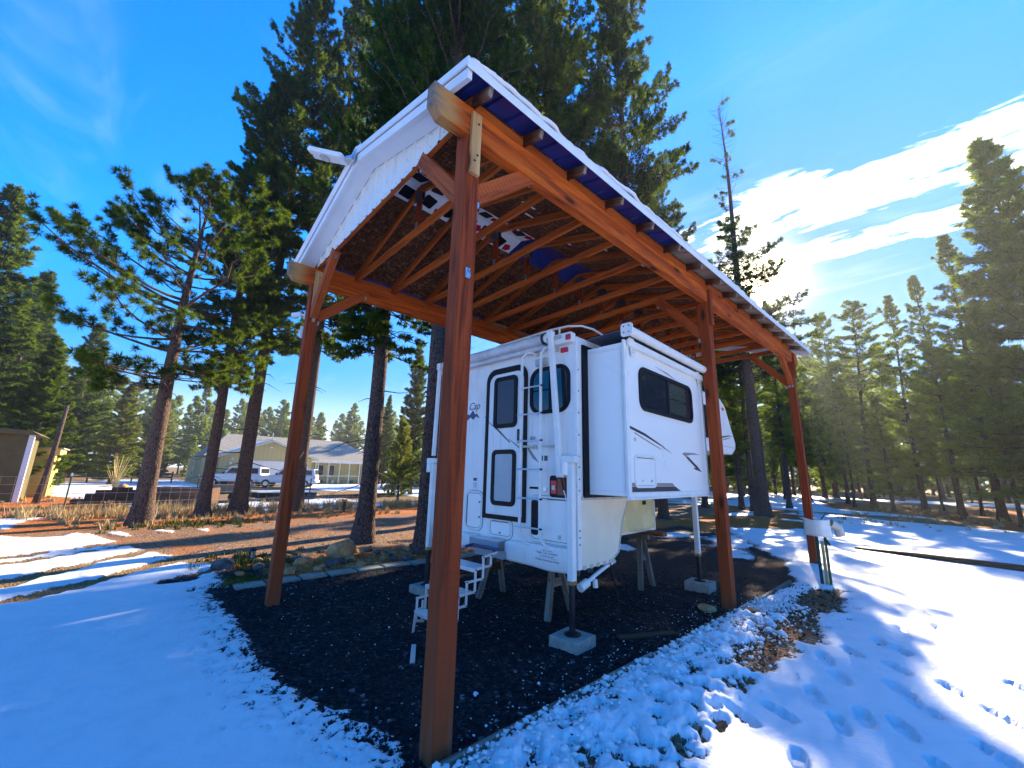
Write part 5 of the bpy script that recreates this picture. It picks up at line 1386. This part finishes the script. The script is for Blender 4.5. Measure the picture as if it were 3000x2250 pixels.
# timber edging between cinder and snow
ed = empty('edging_board', 'buried timber edging between cinder pad and the right-hand snow bank', 'edging', (.14, 2.2, 0))
for ya, yb in ((-.15, 2.30), (2.31, 4.40), (4.66, 6.8)):
    b = MB(); b.beam((.125+.01*ya, ya, .010), (.13, yb, .012), .04, .09); b.build('board', m_grey, ed, bevel=.004)
# paver row along the far side of the pad
pv = empty('paver_row', 'row of grey green paving stones edging the far side of the cinder pad', 'edging', (-4.82, 2.5, 0))
y = -.25; i = 0
while y < 8.6:
    L = random.uniform(.40, .56); b = MB(); b.box((-4.85+random.uniform(-.03, .03), y+L/2, .0), (.27, L-.05, .07), np.array(Matrix.Rotation(random.uniform(-.07, .07), 3, 'Z')))
    b.build('paver', m_paver, pv, bevel=.012); y += L
# stones
def rock(x, y, s, label, group=None, mat=m_rock, seed=0, squash=.7, z=0, name='rock'):
    import bmesh
    r2 = np.random.default_rng(seed); bm = bmesh.new(); bmesh.ops.create_icosphere(bm, subdivisions=3 if s > .2 else 2, radius=1)
    off = r2.uniform(0, 50, 3); pl = [nz(r2.normal(0, 1, 3)) for _ in range(7)]; pd = r2.uniform(.62, .9, 7)
    for v in bm.verts:
        c = np.array(v.co)
        for p_, d_ in zip(pl, pd):
            t = c@p_
            if t > d_: c = c-p_*(t-d_)
        k_ = 1+.22*(float(fbm(np.array([c[0]*2+off[0]+c[2]]), np.array([c[1]*2+off[1]+c[2]]), 4)[0])-.5)
        v.co = Vector(c*k_*np.array([1, .8, squash])*s)
    me = bpy.data.meshes.new(name); bm.to_mesh(me); bm.free(); me.materials.append(mat)
    o = bpy.data.objects.new(name, me); COL.objects.link(o); o.location = (x, y, z+s*squash*.45); o.rotation_euler = (r2.uniform(-.3, .3), r2.uniform(-.3, .3), r2.uniform(0, 6))
    return setp(o, label, 'rock', group)
rock(-6.15, 1.75, .30, 'big angular tan boulder by the bare pine trunk', seed=4, squash=.8, name='boulder')
rock(-5.75, .95, .17, 'pale tan stone lying behind the far left post', seed=9)
rock(-5.35, .55, .13, 'flat tan stone right beside the far left post', seed=12, squash=.5)
rock(-5.45, 1.35, .15, 'grey stone in front of the tan boulder', seed=15, mat=m_rockg)
rock(-6.3, -.15, .19, 'snow-dusted round grey rock beside the garden lantern', seed=17, mat=m_rockg)
rock(.30, 4.30, .22, 'flat grey rock at the foot of the middle right post', seed=21, mat=m_rockg, squash=.35)
rock(-.16, 4.22, .14, 'flat tan rock just left of the middle right post foot', seed=23, squash=.35)
rock(.32, 3.75, .17, 'low buried rock nearer the camera than the middle post', seed=24, mat=m_rockg, squash=.3)
rs = random.Random(8)
for i in range(46):
    x_ = rs.uniform(-6.6, -5.05); y_ = rs.uniform(-.1, 3.6)
    t_ = rs.random() < .45
    rock(x_, y_, rs.uniform(.045, .12), 'small tan stone in the rock bed by the far left post' if t_ else 'small grey stone in the rock bed by the far left post',
         'tan stones in the rock bed' if t_ else 'grey stones in the rock bed', m_rock if t_ else m_rockg, 100+i, .6)
# garden lantern
gl_ = empty('garden_lantern', 'small black caged path lantern on a stake in the rock bed', 'lantern', (-6.1, .22, 0))
b = MB(); b.tube([(-6.1, .22, -.05), (-6.1, .22, .16)], .008, 6); b.build('stake', m_black, gl_)
b = MB(); b.tube([(-6.1, .22, .17), (-6.1, .22, .27)], .035, 8); b.build('glass', m_lens, gl_)
b = MB()
for k_ in range(6):
    a = k_*math.pi/3; b.tube([(-6.1+.042*math.cos(a), .22+.042*math.sin(a), .165), (-6.1+.042*math.cos(a), .22+.042*math.sin(a), .28)], .004, 4)
b.build('cage', m_black, gl_)
b = MB(); b.tube([(-6.1, .22, .28), (-6.1, .22, .30), (-6.1, .22, .33)], [.060, .055, .012], 10); b.tube([(-6.1, .22, .155), (-6.1, .22, .168)], .045, 10); b.build('cap', m_black, gl_)
# hydrant with white shield
hy = empty('covered_hydrant', 'white curved shield tied over a green frost-proof hydrant at the carport corner', 'hydrant', (.55, 7.05, 0))
b = MB(); b.bx(.50, .545, 7.03, 7.035, -.05, .86); b.bx(.52, .526, 7.00, 7.03, -.05, .86); b.build('steel_post', m_green, hy)
b = MB(); b.tube([(.63, 7.08, -.05), (.63, 7.08, .80)], .020, 10); b.build('standpipe', m_green, hy)
b = MB(); b.tube([(.63, 7.08, .74), (.66, 7.02, .72), (.70, 6.98, .66)], .018, 8); b.tube([(.63, 7.08, .80), (.60, 7.16, 1.05), (.68, 7.15, 1.16)], .010, 6); b.build('spout', m_green, hy)
b = MB(); b.beam((.585, 7.06, 0), (.585, 7.06, .70), .035, .06, (0, 1, 0)); b.build('wooden_stake', m_yell, hy)
V = []; n_ = 14
for th_ in (0, .006):
    for zz_ in range(9):
        z_ = .78+.29*zz_/8
        for k_ in range(n_):
            t_ = k_/(n_-1); x_ = .37+.36*t_; bow = .055*math.sin(math.pi*t_)*(-1)
            sag = -.035*math.sin(math.pi*t_) if zz_ == 8 else 0
            V.append((x_+(.02 if zz_ < 3 else 0)*(t_-.5), 7.0+bow*1.0-.10*(t_ > .78)*(t_-.78)*0+.22*max(0, t_-.72)+th_, z_+sag*(zz_/8)-.05*max(0, t_-.72)))
F = []
for s_i in (0, 1):
    for z_i in range(8):
        for k_ in range(n_-1):
            a = s_i*9*n_+z_i*n_+k_; F.append((a, a+1, a+n_+1, a+n_))
for z_i in range(8):
    for k_ in (0, n_-1):
        a = z_i*n_+k_; F.append((a, a+n_, 9*n_+a+n_, 9*n_+a))
for k_ in range(n_-1):
    for z_i in (0, 8):
        a = z_i*n_+k_; F.append((a, a+1, 9*n_+a+1, 9*n_+a))
b = MB(); b.add(V, F); b.build('shield', m_trim, hy, smooth=True)
b = MB(); b.tube([(.72, 7.10, 1.0), (.80, 7.2, .93), (.82, 7.22, .80)], .07, 10, cap=False); b.build('pipe_wrap', m_beige, hy)
# long dark timber on the right snow
b = MB()
b.tube([(.2, 12.3, .03), (1.4, 11.95, .05), (2.9, 11.7, .06), (5.0, 11.4, .06), (9, 11.0, .06)], [.05, .09, .10, .10, .10], 10); o = b.build('long_log', m_dark, None, smooth=True)
setp(o, 'long dark log lying across the snow at right', 'log')

# ---------------------------------------------------------------- background left: fence, boxes, sheds
wf = empty('wire_fence', 'thin wire fence on steel posts along the row of big pines', 'fence', (-18.4, 2, 0))
fy = [-9.5, -6.2, -2.9, .6, 2.3, 4.9, 7.8, 11.0, 14.2]
fpos = [(-18.3-.06*y_+.0, y_) for y_ in fy]
for i, (x_, y_) in enumerate(fpos):
    b = MB(); b.bx(x_-.02, x_+.02, y_-.02, y_+.02, -.1, 1.35); o = b.build('fence_post', m_green if i % 3 else m_grey, wf)
    b = MB(); b.bx(x_-.021, x_+.021, y_-.021, y_+.021, 1.25, 1.36); b.build('white_tip', m_hwhite, o)
b = MB()
for z_ in (.12, .4, .7, .98, 1.22): b.tube([(x_, y_, z_) for x_, y_ in fpos], .004, 3)
k_ = -9.5
while k_ < 14:
    x_ = -18.3-.06*k_; b.tube([(x_, k_, .05), (x_, k_, 1.22)], .003, 3); k_ += .30
b.build('wires', m_galv, wf)
rf_ = empty('rail_fence', 'far dark wooden two-rail fence across the snowy field', 'fence', (-52, -8, 0))
for i in range(9):
    y_ = -22+i*3.0; b = MB(); b.bx(-52.07, -51.93, y_-.06, y_+.06, -.1, 1.15); b.build('fence_post', m_dark, rf_)
for i in range(8):
    for z_ in (.55, .95):
        y_ = -22+i*3.0; b = MB(); b.beam((-51.9, y_+.02, z_), (-51.9, y_+2.98, z_), .04, .12); b.build('rail', m_dark, rf_)
# brown panel box
bx_ = empty('plywood_box', 'large brown weathered plywood box behind the pine trunks', 'box', (-19.6, .3, 0))
for (p0, p1) in (((-20.5, -1.0), (-18.9, .75)), ((-20.5, -1.0), (-21.6, -.2)), ((-18.9, .75), (-20.0, 1.6)), ((-21.6, -.2), (-20.0, 1.6))):
    b = MB(); b.beam((p0[0], p0[1], .40), (p1[0], p1[1], .40), .025, .80); b.build('side_panel', m_plybox, bx_)
b = MB(); b.beam((-20.52, -1.02, .80), (-18.88, .77, .80), .05, .05); b.build('top_rail', m_grey, bx_)
pl_ = empty('lumber_pile', 'low dark stepped lumber pile with junk on top', 'lumber pile', (-23.6, -1.9, 0))
for i, (y0_, y1_, z0_, z1_) in enumerate(((-3.1, -.9, 0, .18), (-2.7, -.9, .185, .40), (-2.4, -1.0, .405, .56), (-1.9, -1.2, .565, .68))):
    b = MB(); b.bx(-24.0, -23.4, y0_, y1_, z0_, z1_); b.build('timber', m_dark, pl_, bevel=.01)
rock(-23.7, -1.55, .22, 'reddish round bundle on top of the dark lumber pile', mat=m_rock, seed=55, z=.62, name='bundle')['category'] = 'bundle'
# sheds at left
s1 = empty('brown_shed', 'dark brown shed wall with white corner post at the left edge', 'shed', (-25, -6.5, 0))
b = MB(); b.bx(-28.5, -25.6, -9.5, -4.95, -.05, 2.85)
b.build('wall', m_shedd, s1)
b = MB(); b.bx(-25.6, -25.42, -4.95, -4.78, -.05, 2.95); b.build('corner_post', m_white, s1)
b = MB(); b.prism([(-9.8, 2.86), (-4.6, 2.86), (-4.9, 3.05), (-9.8, 3.30)], 'x', -28.7, -25.3); b.build('roof', m_shedd, s1)
s2 = empty('olive_shed', 'olive yellow shed with flat trim board beside the dark one', 'shed', (-29.5, -4.5, 0))
b = MB(); b.bx(-32, -29.3, -6.2, -4.35, -.05, 2.10); b.build('wall', m_shedw, s2)
b = MB(); b.bx(-32.1, -29.22, -6.3, -4.20, 2.10, 2.40); b.build('trim_board', mat_plain('cream trim', (.68, .58, .18), .6), s2)
b = MB(); b.bx(-32.2, -29.1, -6.4, -4.1, 2.40, 2.46); b.build('roof', m_shingle, s2)
b = MB(); b.tube([(-24.29, -4.15, -.1), (-24.3, -4.05, 1.0), (-24.25, -4.0, 2.2), (-24.3, -3.95, 4.2)], [.13, .10, .09, .06], 10); 
o = b.build('leaning_snag_trunk', m_bark, None, smooth=True); setp(o, 'thin dead trunk standing in front of the olive shed', 'trunk')
def bush(x, y, h, label, mat, n=60, seed=0, name='bare_shrub', spread=.5):
    r2 = random.Random(seed); b = MB()
    for i in range(n):
        a = r2.uniform(0, 6.28); s_ = r2.uniform(.1, spread); hh = h*r2.uniform(.5, 1)
        b.tube([(x, y, 0), (x+.3*s_*math.cos(a), y+.3*s_*math.sin(a), hh*.45), (x+s_*math.cos(a), y+s_*math.sin(a), hh)], [.012*h, .008*h, .003*h], 3)
    o = b.build(name, mat, None); setp(o, label, 'shrub')
bush(-32.5, -1.9, 2.4, 'leafless straw coloured shrub standing in the snowy field', m_yell, n=26, seed=3, spread=.6)
# dry grass stuff
k = NT('dry straw grass', .8, 0, .1); k.col(k.ramp(k.noise(k.geo(), 3, 3), [(.3, (.30, .20, .08)), (.7, (.62, .47, .24))])); m_straw = k.m
k = NT('low green ground cover', .7, 0, .1); k.col(k.ramp(k.noise(k.geo(), 4, 3), [(.3, (.04, .055, .01)), (.7, (.17, .16, .03))])); m_gc = k.m
def tufts(name, spots, mat, label, h=(.1, .35), n=26, sp=.16, seed=0, w=.008):
    r2 = np.random.default_rng(seed); V = []; F = []; c = 0
    for (x, y, s) in spots:
        for i in range(n):
            a = r2.uniform(0, 6.28); q = r2.uniform(0, sp)*s; bx0, by0 = x+q*math.cos(a), y+q*math.sin(a)
            hh = r2.uniform(*h)*s; l_ = r2.normal(0, .22, 2)*hh; a2 = r2.uniform(0, 6.28); wx, wy = w*math.cos(a2), w*math.sin(a2)
            V += [(bx0-wx, by0-wy, 0), (bx0+wx, by0+wy, 0), (bx0+l_[0], by0+l_[1], hh)]; F.append((c, c+1, c+2)); c += 3
    me = bpy.data.meshes.new(name); me.from_pydata(V, [], F); me.materials.append(mat)
    o = bpy.data.objects.new(name, me); COL.objects.link(o); setp(o, label, kind='stuff')
r2 = random.Random(3)
tufts('dry_grass', [(r2.uniform(-18.0, -16.2), r2.uniform(-4, 9.5), r2.uniform(.6, 1.2)) for _ in range(330)]+[(r2.uniform(-16.2, -13.2), r2.uniform(-2.8, 7), r2.uniform(.25, .6)) for _ in range(160)], m_straw, 'straw coloured dry grass along the fence line under the pines', h=(.12, .50), seed=1, w=.012)
tufts('needle_litter', [(r2.uniform(-7, -5.0), r2.uniform(.2, 6), r2.uniform(.2, .5)) for _ in range(220)]+[(r2.uniform(-12.4, -6.5), r2.uniform(-1, 9), r2.uniform(.15, .3)) for _ in range(160)], m_straw, 'short dry tufts and litter around the rock bed and driveway', h=(.04, .14), seed=2, w=.006)
tufts('ground_cover', [(r2.gauss(-13.2, .5), r2.gauss(.2, .9), r2.uniform(.4, .9)) for _ in range(70)]+[(r2.gauss(-5.25, .18), r2.gauss(-.05, .22), r2.uniform(.2, .4)) for _ in range(50)]+[(r2.gauss(-7.0, .4), r2.gauss(.2, .5), r2.uniform(.3, .6)) for _ in range(50)]
      +[(r2.gauss(-6.3, .2), r2.gauss(.6, .3), r2.uniform(.3, .5)) for _ in range(40)], m_gc, 'patches of low green plants at the driveway edge', h=(.04, .20), seed=4, sp=.2, w=.014)
tufts('field_grass', [(r2.uniform(-30, -20), r2.uniform(-6, 9), r2.uniform(.4, .9)) for _ in range(120)]+[(r2.uniform(-2, 8), r2.uniform(20, 44), r2.uniform(.4, .9)) for _ in range(260)], m_straw, 'sparse dry grass poking through the snow fields', h=(.08, .30), seed=6, w=.02)
# small things near the fence
def simple(name, label, cat, parts):
    e = empty(name, label, cat, parts[0][2])
    for nm, m_, base, fn in parts:
        b = MB(); fn(b); b.build(nm, m_, e, bevel=.004)
    return e
simple('marker_post', 'short brown marker post beside the driveway grass', 'post', [('stake', m_dark, (-15.2, 5.25, 0), lambda b: b.bx(-15.24, -15.16, 5.21, 5.29, -.05, .42)), ('cap', m_rock, (-15.2, 5.25, 0), lambda b: b.bx(-15.29, -15.11, 5.16, 5.34, .42, .50))])
def snowbed(cx, cy, L, w, n_, lab, rz=.1):
    e = empty('snowy_timber_bed', lab, 'garden bed', (cx, cy, 0), rz)
    for i in range(n_):
        b = MB(); x_ = (i-(n_-1)/2)*w; b.box((x_, 0, .14), (.16, L, .30)); b.build('timber', m_dark, e, local=True)
        b = MB(); b.box((x_, 0, .32), (.30, L*.97, .06)); b.build('snow_cap', m_snow, e, local=True, bevel=.02)
snowbed(-26.3, 5.7, 3.4, .9, 3, 'stacked long timbers capped with snow in front of the vehicles')
b = MB(); b.beam((-22.2, 4.0, .10), (-25.0, 12.5, .10), .35, .26); o = b.build('low_berm_timber', m_dark, None); setp(o, 'long low dark timber between the pines and the snowy timbers', 'timber')
ut = empty('flat_trailer', 'low flat trailer with grey board side behind the pine trunks', 'trailer', (-22.9, 2.2, 0))
b = MB(); b.box((-22.9, 2.25, .62), (.05, 2.2, .42)); b.build('side_board', m_grey, ut)
b = MB(); b.box((-23.3, 2.25, .40), (.9, 2.2, .06)); b.build('deck', m_dark, ut)
for y_ in (1.8, 2.6):
    b = MB(); b.cyl((-22.82, y_, .22), .22, .14, 'x', 18); b.build('wheel', m_tyre, ut)

# ---------------------------------------------------------------- house
ho = empty('house', 'single-storey sage green house with grey shingle roof, white garage door and glazed porch', 'house', (-50, 10, 0))
def H_(name, mat, fn, parent=None, **k):
    b = MB(); fn(b); return b.build(name, mat, parent or ho, **k)
GX, GY0, GY1 = -46.5, 4.95, 13.4
H_('garage_wall', m_siding, lambda b: b.prism([(GY0, -.1), (GY1, -.1), (GY1, 2.75), (9.25, 4.42), (GY0, 2.75)], 'x', -57, GX))
H_('main_wall', m_siding, lambda b: b.bx(-60, -50.8, 4.3, 22.9, -.1, 2.85))
H_('side_wing_wall', m_siding, lambda b: b.bx(-59.5, -47.5, 3.7, 4.94, -.1, 2.65))
for s in (-1, 1):
    ye = 9.25+s*4.75; 
    r_ = H_('garage_roof', m_shingle, lambda b: b.prism([(9.25, 4.46), (ye, 2.62), (ye, 2.76), (9.25, 4.62)], 'x', -56, GX+.45))
    H_('barge_board', m_htrim, lambda b: b.prism([(9.25, 4.40), (ye, 2.56), (ye, 2.74), (9.25, 4.60)], 'x', GX+.452, GX+.50), r_)
    if s == -1: H_('roof_snow_patch', m_snow, lambda b: b.prism([(8.9, 4.50), (4.6, 2.83), (4.6, 2.90), (8.9, 4.56)], 'x', -50.5, GX+.40), r_)
H_('main_roof', m_shingle, lambda b: b.add([(-50.0, 4.0, 2.85), (-50.0, 23.4, 2.85), (-60.6, 23.4, 2.85), (-60.6, 4.0, 2.85), (-55.3, 6.5, 5.55), (-55.3, 19.6, 5.55)], [(0, 1, 5, 4), (1, 2, 5), (2, 3, 4, 5), (3, 0, 4), (3, 2, 1, 0)]))
H_('porch_roof', m_shingle, lambda b: b.add([(-49.6, 13.6, 2.72), (-49.6, 20.9, 2.72), (-53.5, 20.9, 4.1), (-53.5, 13.6, 4.1), (-49.6, 13.6, 2.60), (-49.6, 20.9, 2.60), (-53.5, 20.9, 2.60), (-53.5, 13.6, 2.60)], [(0, 1, 2, 3), (4, 5, 6, 7), (0, 4, 5, 1), (1, 5, 6, 2), (2, 6, 7, 3), (3, 7, 4, 0)]))
H_('porch_eave', m_hwhite, lambda b: b.bx(-49.62, -49.5, 13.6, 20.95, 2.52, 2.72))
H_('hip_eave', m_hwhite, lambda b: b.bx(-50.0, -49.9, 20.96, 23.4, 2.70, 2.86))
H_('end_bay_wall', m_siding, lambda b: b.bx(-50.79, -50.1, 20.6, 22.6, -.1, 2.80))
H_('garage_door', m_hwhite, lambda b: b.bx(GX, GX+.05, 7.2, 13.0, 0, 2.45))
gd = ho.children[-1]
for z_ in (.62, 1.23, 1.84): H_('door_joint', m_awn, lambda b: b.bx(GX+.0505, GX+.054, 7.2, 13.0, z_-.012, z_+.012), gd)
wn_ = H_('window_frame', m_hwhite, lambda b: b.ring([(-54.6, .75), (-53.0, .75), (-53.0, 2.35), (-54.6, 2.35)], [(-54.5, .85), (-53.1, .85), (-53.1, 2.25), (-54.5, 2.25)], 'y', 3.66, 3.72))
H_('pane', m_glass, lambda b: b.bx(-54.5, -53.1, 3.685, 3.705, .85, 2.25), wn_)
wn_ = H_('window_frame', m_hwhite, lambda b: b.ring([(3.95, 1.05), (4.75, 1.05), (4.75, 2.35), (3.95, 2.35)], [(4.02, 1.12), (4.68, 1.12), (4.68, 2.28), (4.02, 2.28)], 'x', -47.52, -47.44))
H_('pane', m_glass, lambda b: b.bx(-47.505, -47.47, 4.02, 4.68, 1.12, 2.28), wn_)
H_('gable_lamp', m_hwhite, lambda b: b.bx(GX, GX+.12, 9.1, 9.4, 3.80, 3.92))
H_('star_ornament', m_hwhite, lambda b: (b.bx(GX, GX+.03, 5.9, 6.15, 2.45, 2.55), b.bx(GX, GX+.03, 5.97, 6.08, 2.35, 2.68), b.bx(GX, GX+.03, 5.82, 6.0, 2.02, 2.24)))
for y_ in (13.75, 14.9, 15.15, 16.4, 17.7, 18.9, 20.2):
    H_('porch_post', m_htrim, lambda b: b.bx(-49.75, -49.62, y_-.06, y_+.06, 0, 2.58))
H_('porch_rail', m_htrim, lambda b: b.bx(-49.73, -49.64, 14.9, 20.2, .98, 1.06))
H_('porch_floor', m_grey, lambda b: b.bx(-53, -49.6, 13.7, 20.6, -.05, .12))
for (a_, c_) in ((15.0, 16.2), (16.6, 17.5)):
    f_ = H_('porch_window', m_hwhite, lambda b: b.ring([(a_, .9), (c_, .9), (c_, 2.3), (a_, 2.3)], [(a_+.06, .96), (c_-.06, .96), (c_-.06, 2.24), (a_+.06, 2.24)], 'x', -50.80, -50.72))
    H_('pane', m_glass, lambda b: b.bx(-50.795, -50.77, a_+.06, c_-.06, .96, 2.24), f_)
H_('vent_pipe', m_galv, lambda b: b.tube([(-54.5, 11, 5.1), (-54.5, 11, 5.9)], .06, 8)); H_('vent_pipe', m_galv, lambda b: b.tube([(-52.5, 18.6, 3.9), (-52.5, 18.6, 4.5)], .05, 8))
sd_ = empty('satellite_dish', 'grey satellite dish on the right end of the house roof', 'dish', (-50.3, 20.6, 3.0))
b = MB(); V = []; F = []
for i in range(6):
    for j in range(16):
        r_ = .42*i/5; V.append((-50.0+.10*(r_/.42)**2, 20.9+r_*math.cos(j*math.pi/8), 3.75+r_*math.sin(j*math.pi/8)))
for i in range(5):
    for j in range(16): F.append((i*16+j, i*16+(j+1) % 16, (i+1)*16+(j+1) % 16, (i+1)*16+j))
b.add(V, F); b.build('reflector', m_awn, sd_, fix=False)
b = MB(); b.tube([(-50.35, 20.7, 2.85), (-50.2, 20.75, 3.3), (-50.05, 20.9, 3.7)], .03, 6); b.build('mast', m_galv, sd_)
b = MB(); b.tube([(-50.0, 20.9, 3.4), (-49.5, 20.9, 3.55)], .015, 6); b.build('feed_arm', m_galv, sd_)
# porch clutter
for i, (y_, s_, m_, nm, lb_) in enumerate(((14.2, .30, m_redp, 'toolbox', 'small red box standing at the porch step'), (15.8, .35, m_black, 'grill', 'dark barbecue grill on the porch behind the rail'), (17.2, .30, m_galv, 'bucket', 'grey bucket on the porch'), (18.6, .28, m_yell, 'wooden_stool', 'yellowish stool on the porch'), (19.6, .30, m_green, 'planter', 'green planter at the right end of the porch'))):
    e = empty(nm, lb_, nm.replace('_', ' '), (-50.3, y_, .12))
    b = MB(); b.bx(-50.3-s_/2, -50.3+s_/2, y_-s_/2, y_+s_/2, .12, .12+s_*1.1); b.build('body', m_, e, bevel=.03)
    b = MB(); b.bx(-50.3-s_*.55, -50.3+s_*.55, y_-s_*.55, y_+s_*.55, .125+s_*1.1, .16+s_*1.1); b.build('lid', m_, e, bevel=.01)
rb = empty('red_tote', 'faded red plastic tote against the garage wall', 'tote', (-46, 5.8, 0))
b = MB(); b.bx(-46.2, -45.6, 5.4, 6.3, 0, .85); b.build('tub', m_redp, rb, bevel=.06)
b = MB(); b.bx(-46.25, -45.55, 5.35, 6.35, .855, .93); b.build('lid', m_redp, rb, bevel=.02)
b = MB(); b.bx(-45.598, -45.59, 5.6, 5.95, .35, .55); b.build('label_patch', m_white, rb)
tb_ = empty('trash_bin', 'dark wheeled bin beside the red tote', 'bin', (-46.2, 4.7, 0))
b = MB(); b.bx(-46.5, -45.9, 4.4, 5.0, 0.05, 1.05); b.build('body', m_black, tb_, bevel=.05)
b = MB(); b.bx(-46.52, -45.88, 4.38, 5.02, 1.055, 1.12); b.build('lid', m_black, tb_, bevel=.02)
# vehicles
def vehicle(name, label, loc, rz, prof_low, prof_top, glass, L, Wd, cat='car', extra=None):
    e = empty(name, label, cat, loc, rz)
    def V_(nm, m_, fn, parent=None, **k):
        b = MB(); fn(b); return b.build(nm, m_, parent or e, local=True, **k)
    V_('body', m_carw, lambda b: b.prism(prof_low, 'x', -Wd/2, Wd/2), bevel=.06)
    V_('cabin', m_carw, lambda b: b.prism(prof_top, 'x', -Wd/2+.08, Wd/2-.08), bevel=.06)
    for gp in glass:
        for sx in (-1, 1): V_('side_window', m_glass, lambda b: b.prism(gp, 'x', sx*(Wd/2-.085), sx*(Wd/2-.072)))
    for y_ in (.85, L-.85):
        for sx in (-1, 1):
            w_ = V_('wheel', m_tyre, lambda b: b.cyl((sx*(Wd/2-.10), y_, .36), .36, .24, 'x', 22), bevel=.02)
            V_('rim', m_alu, lambda b: b.cyl((sx*(Wd/2+.022), y_, .36), .20, .02, 'x', 14), w_)
    V_('rear_bumper', m_alu, lambda b: b.bx(-Wd/2, Wd/2, -.12, 0, .48, .68), bevel=.03)
    V_('front_bumper', m_alu, lambda b: b.bx(-Wd/2, Wd/2, L, L+.12, .48, .68), bevel=.03)
    for sx in (-1, 1):
        V_('tail_light', m_red, lambda b: b.bx(sx*(Wd/2-.22), sx*(Wd/2-.03), -.03, .01, .80, 1.10))
        V_('mirror', m_black, lambda b: b.bx(sx*(Wd/2), sx*(Wd/2+.18), L-1.75, L-1.62, 1.15, 1.32), bevel=.02)
    V_('rear_window', m_glass, lambda b: b.prism([(-Wd/2+.2, 1.22), (Wd/2-.2, 1.22), (Wd/2-.26, 1.66), (-Wd/2+.26, 1.66)], 'y', extra-.02, extra+.02))
    V_('licence_plate', m_yell, lambda b: b.bx(-.16, .16, -.135, -.12, .52, .62))
low = [(0, .45), (0, 1.12), (3.4, 1.14), (4.75, 1.05), (4.85, .45)]
vehicle('sport_utility', 'white boxy utility vehicle seen from behind at the garage door', (-42.5, 8.2, 0), R(143), low, [(.03, 1.13), (.10, 1.80), (2.7, 1.82), (3.35, 1.14)],
        [[(.25, 1.2), (.28, 1.68), (1.3, 1.70), (1.3, 1.2)], [(1.38, 1.2), (1.38, 1.70), (2.6, 1.70), (3.05, 1.2)]], 4.85, 1.95, 'car', .05)
vehicle('pickup_with_canopy', 'white pickup with a canopy parked facing left, right of the first vehicle', (-39.8, 12.0, 0), R(151), low, [(.03, 1.13), (.12, 1.72), (2.9, 1.76), (3.5, 1.14)],
        [[(.3, 1.2), (.33, 1.6), (1.5, 1.62), (1.5, 1.2)], [(1.75, 1.2), (1.75, 1.64), (2.8, 1.64), (3.2, 1.2)]], 4.95, 1.9, 'pickup', .06)
# far white building glimpsed between trunks
wb = empty('far_outbuilding', 'pale outbuilding glimpsed behind the small bright pine', 'outbuilding', (-36, 19.5, 0))
b = MB(); b.bx(-38, -35, 18.6, 22, 0, 1.9); b.build('wall', m_awn, wb)
b = MB(); b.prism([(18.4, 1.9), (22.2, 1.9), (20.3, 2.8)], 'x', -38.2, -34.8); b.build('roof', m_shingle, wb)
print('objects', len(bpy.data.objects), 'tris', sum(len(m.polygons) for m in bpy.data.meshes))

# ---------------------------------------------------------------- veil volume added to imitate lens glare
hm = bpy.data.materials.new('lens veil volume'); hm.use_nodes = True; ht = hm.node_tree; ht.nodes.clear()
ho_ = ht.nodes.new('ShaderNodeOutputMaterial'); hv = ht.nodes.new('ShaderNodeVolumePrincipled')
hv.inputs['Color'].default_value = (0.93, 0.96, 1.0, 1); hv.inputs['Density'].default_value = 0.0008; hv.inputs['Anisotropy'].default_value = 0.5
ht.links.new(hv.outputs[0], ho_.inputs['Volume'])
b = MB(); b.bx(-150, 45, -40, 125, -1.2, 34)
o = b.build('glare_veil', hm, None); o['kind'] = 'stuff'
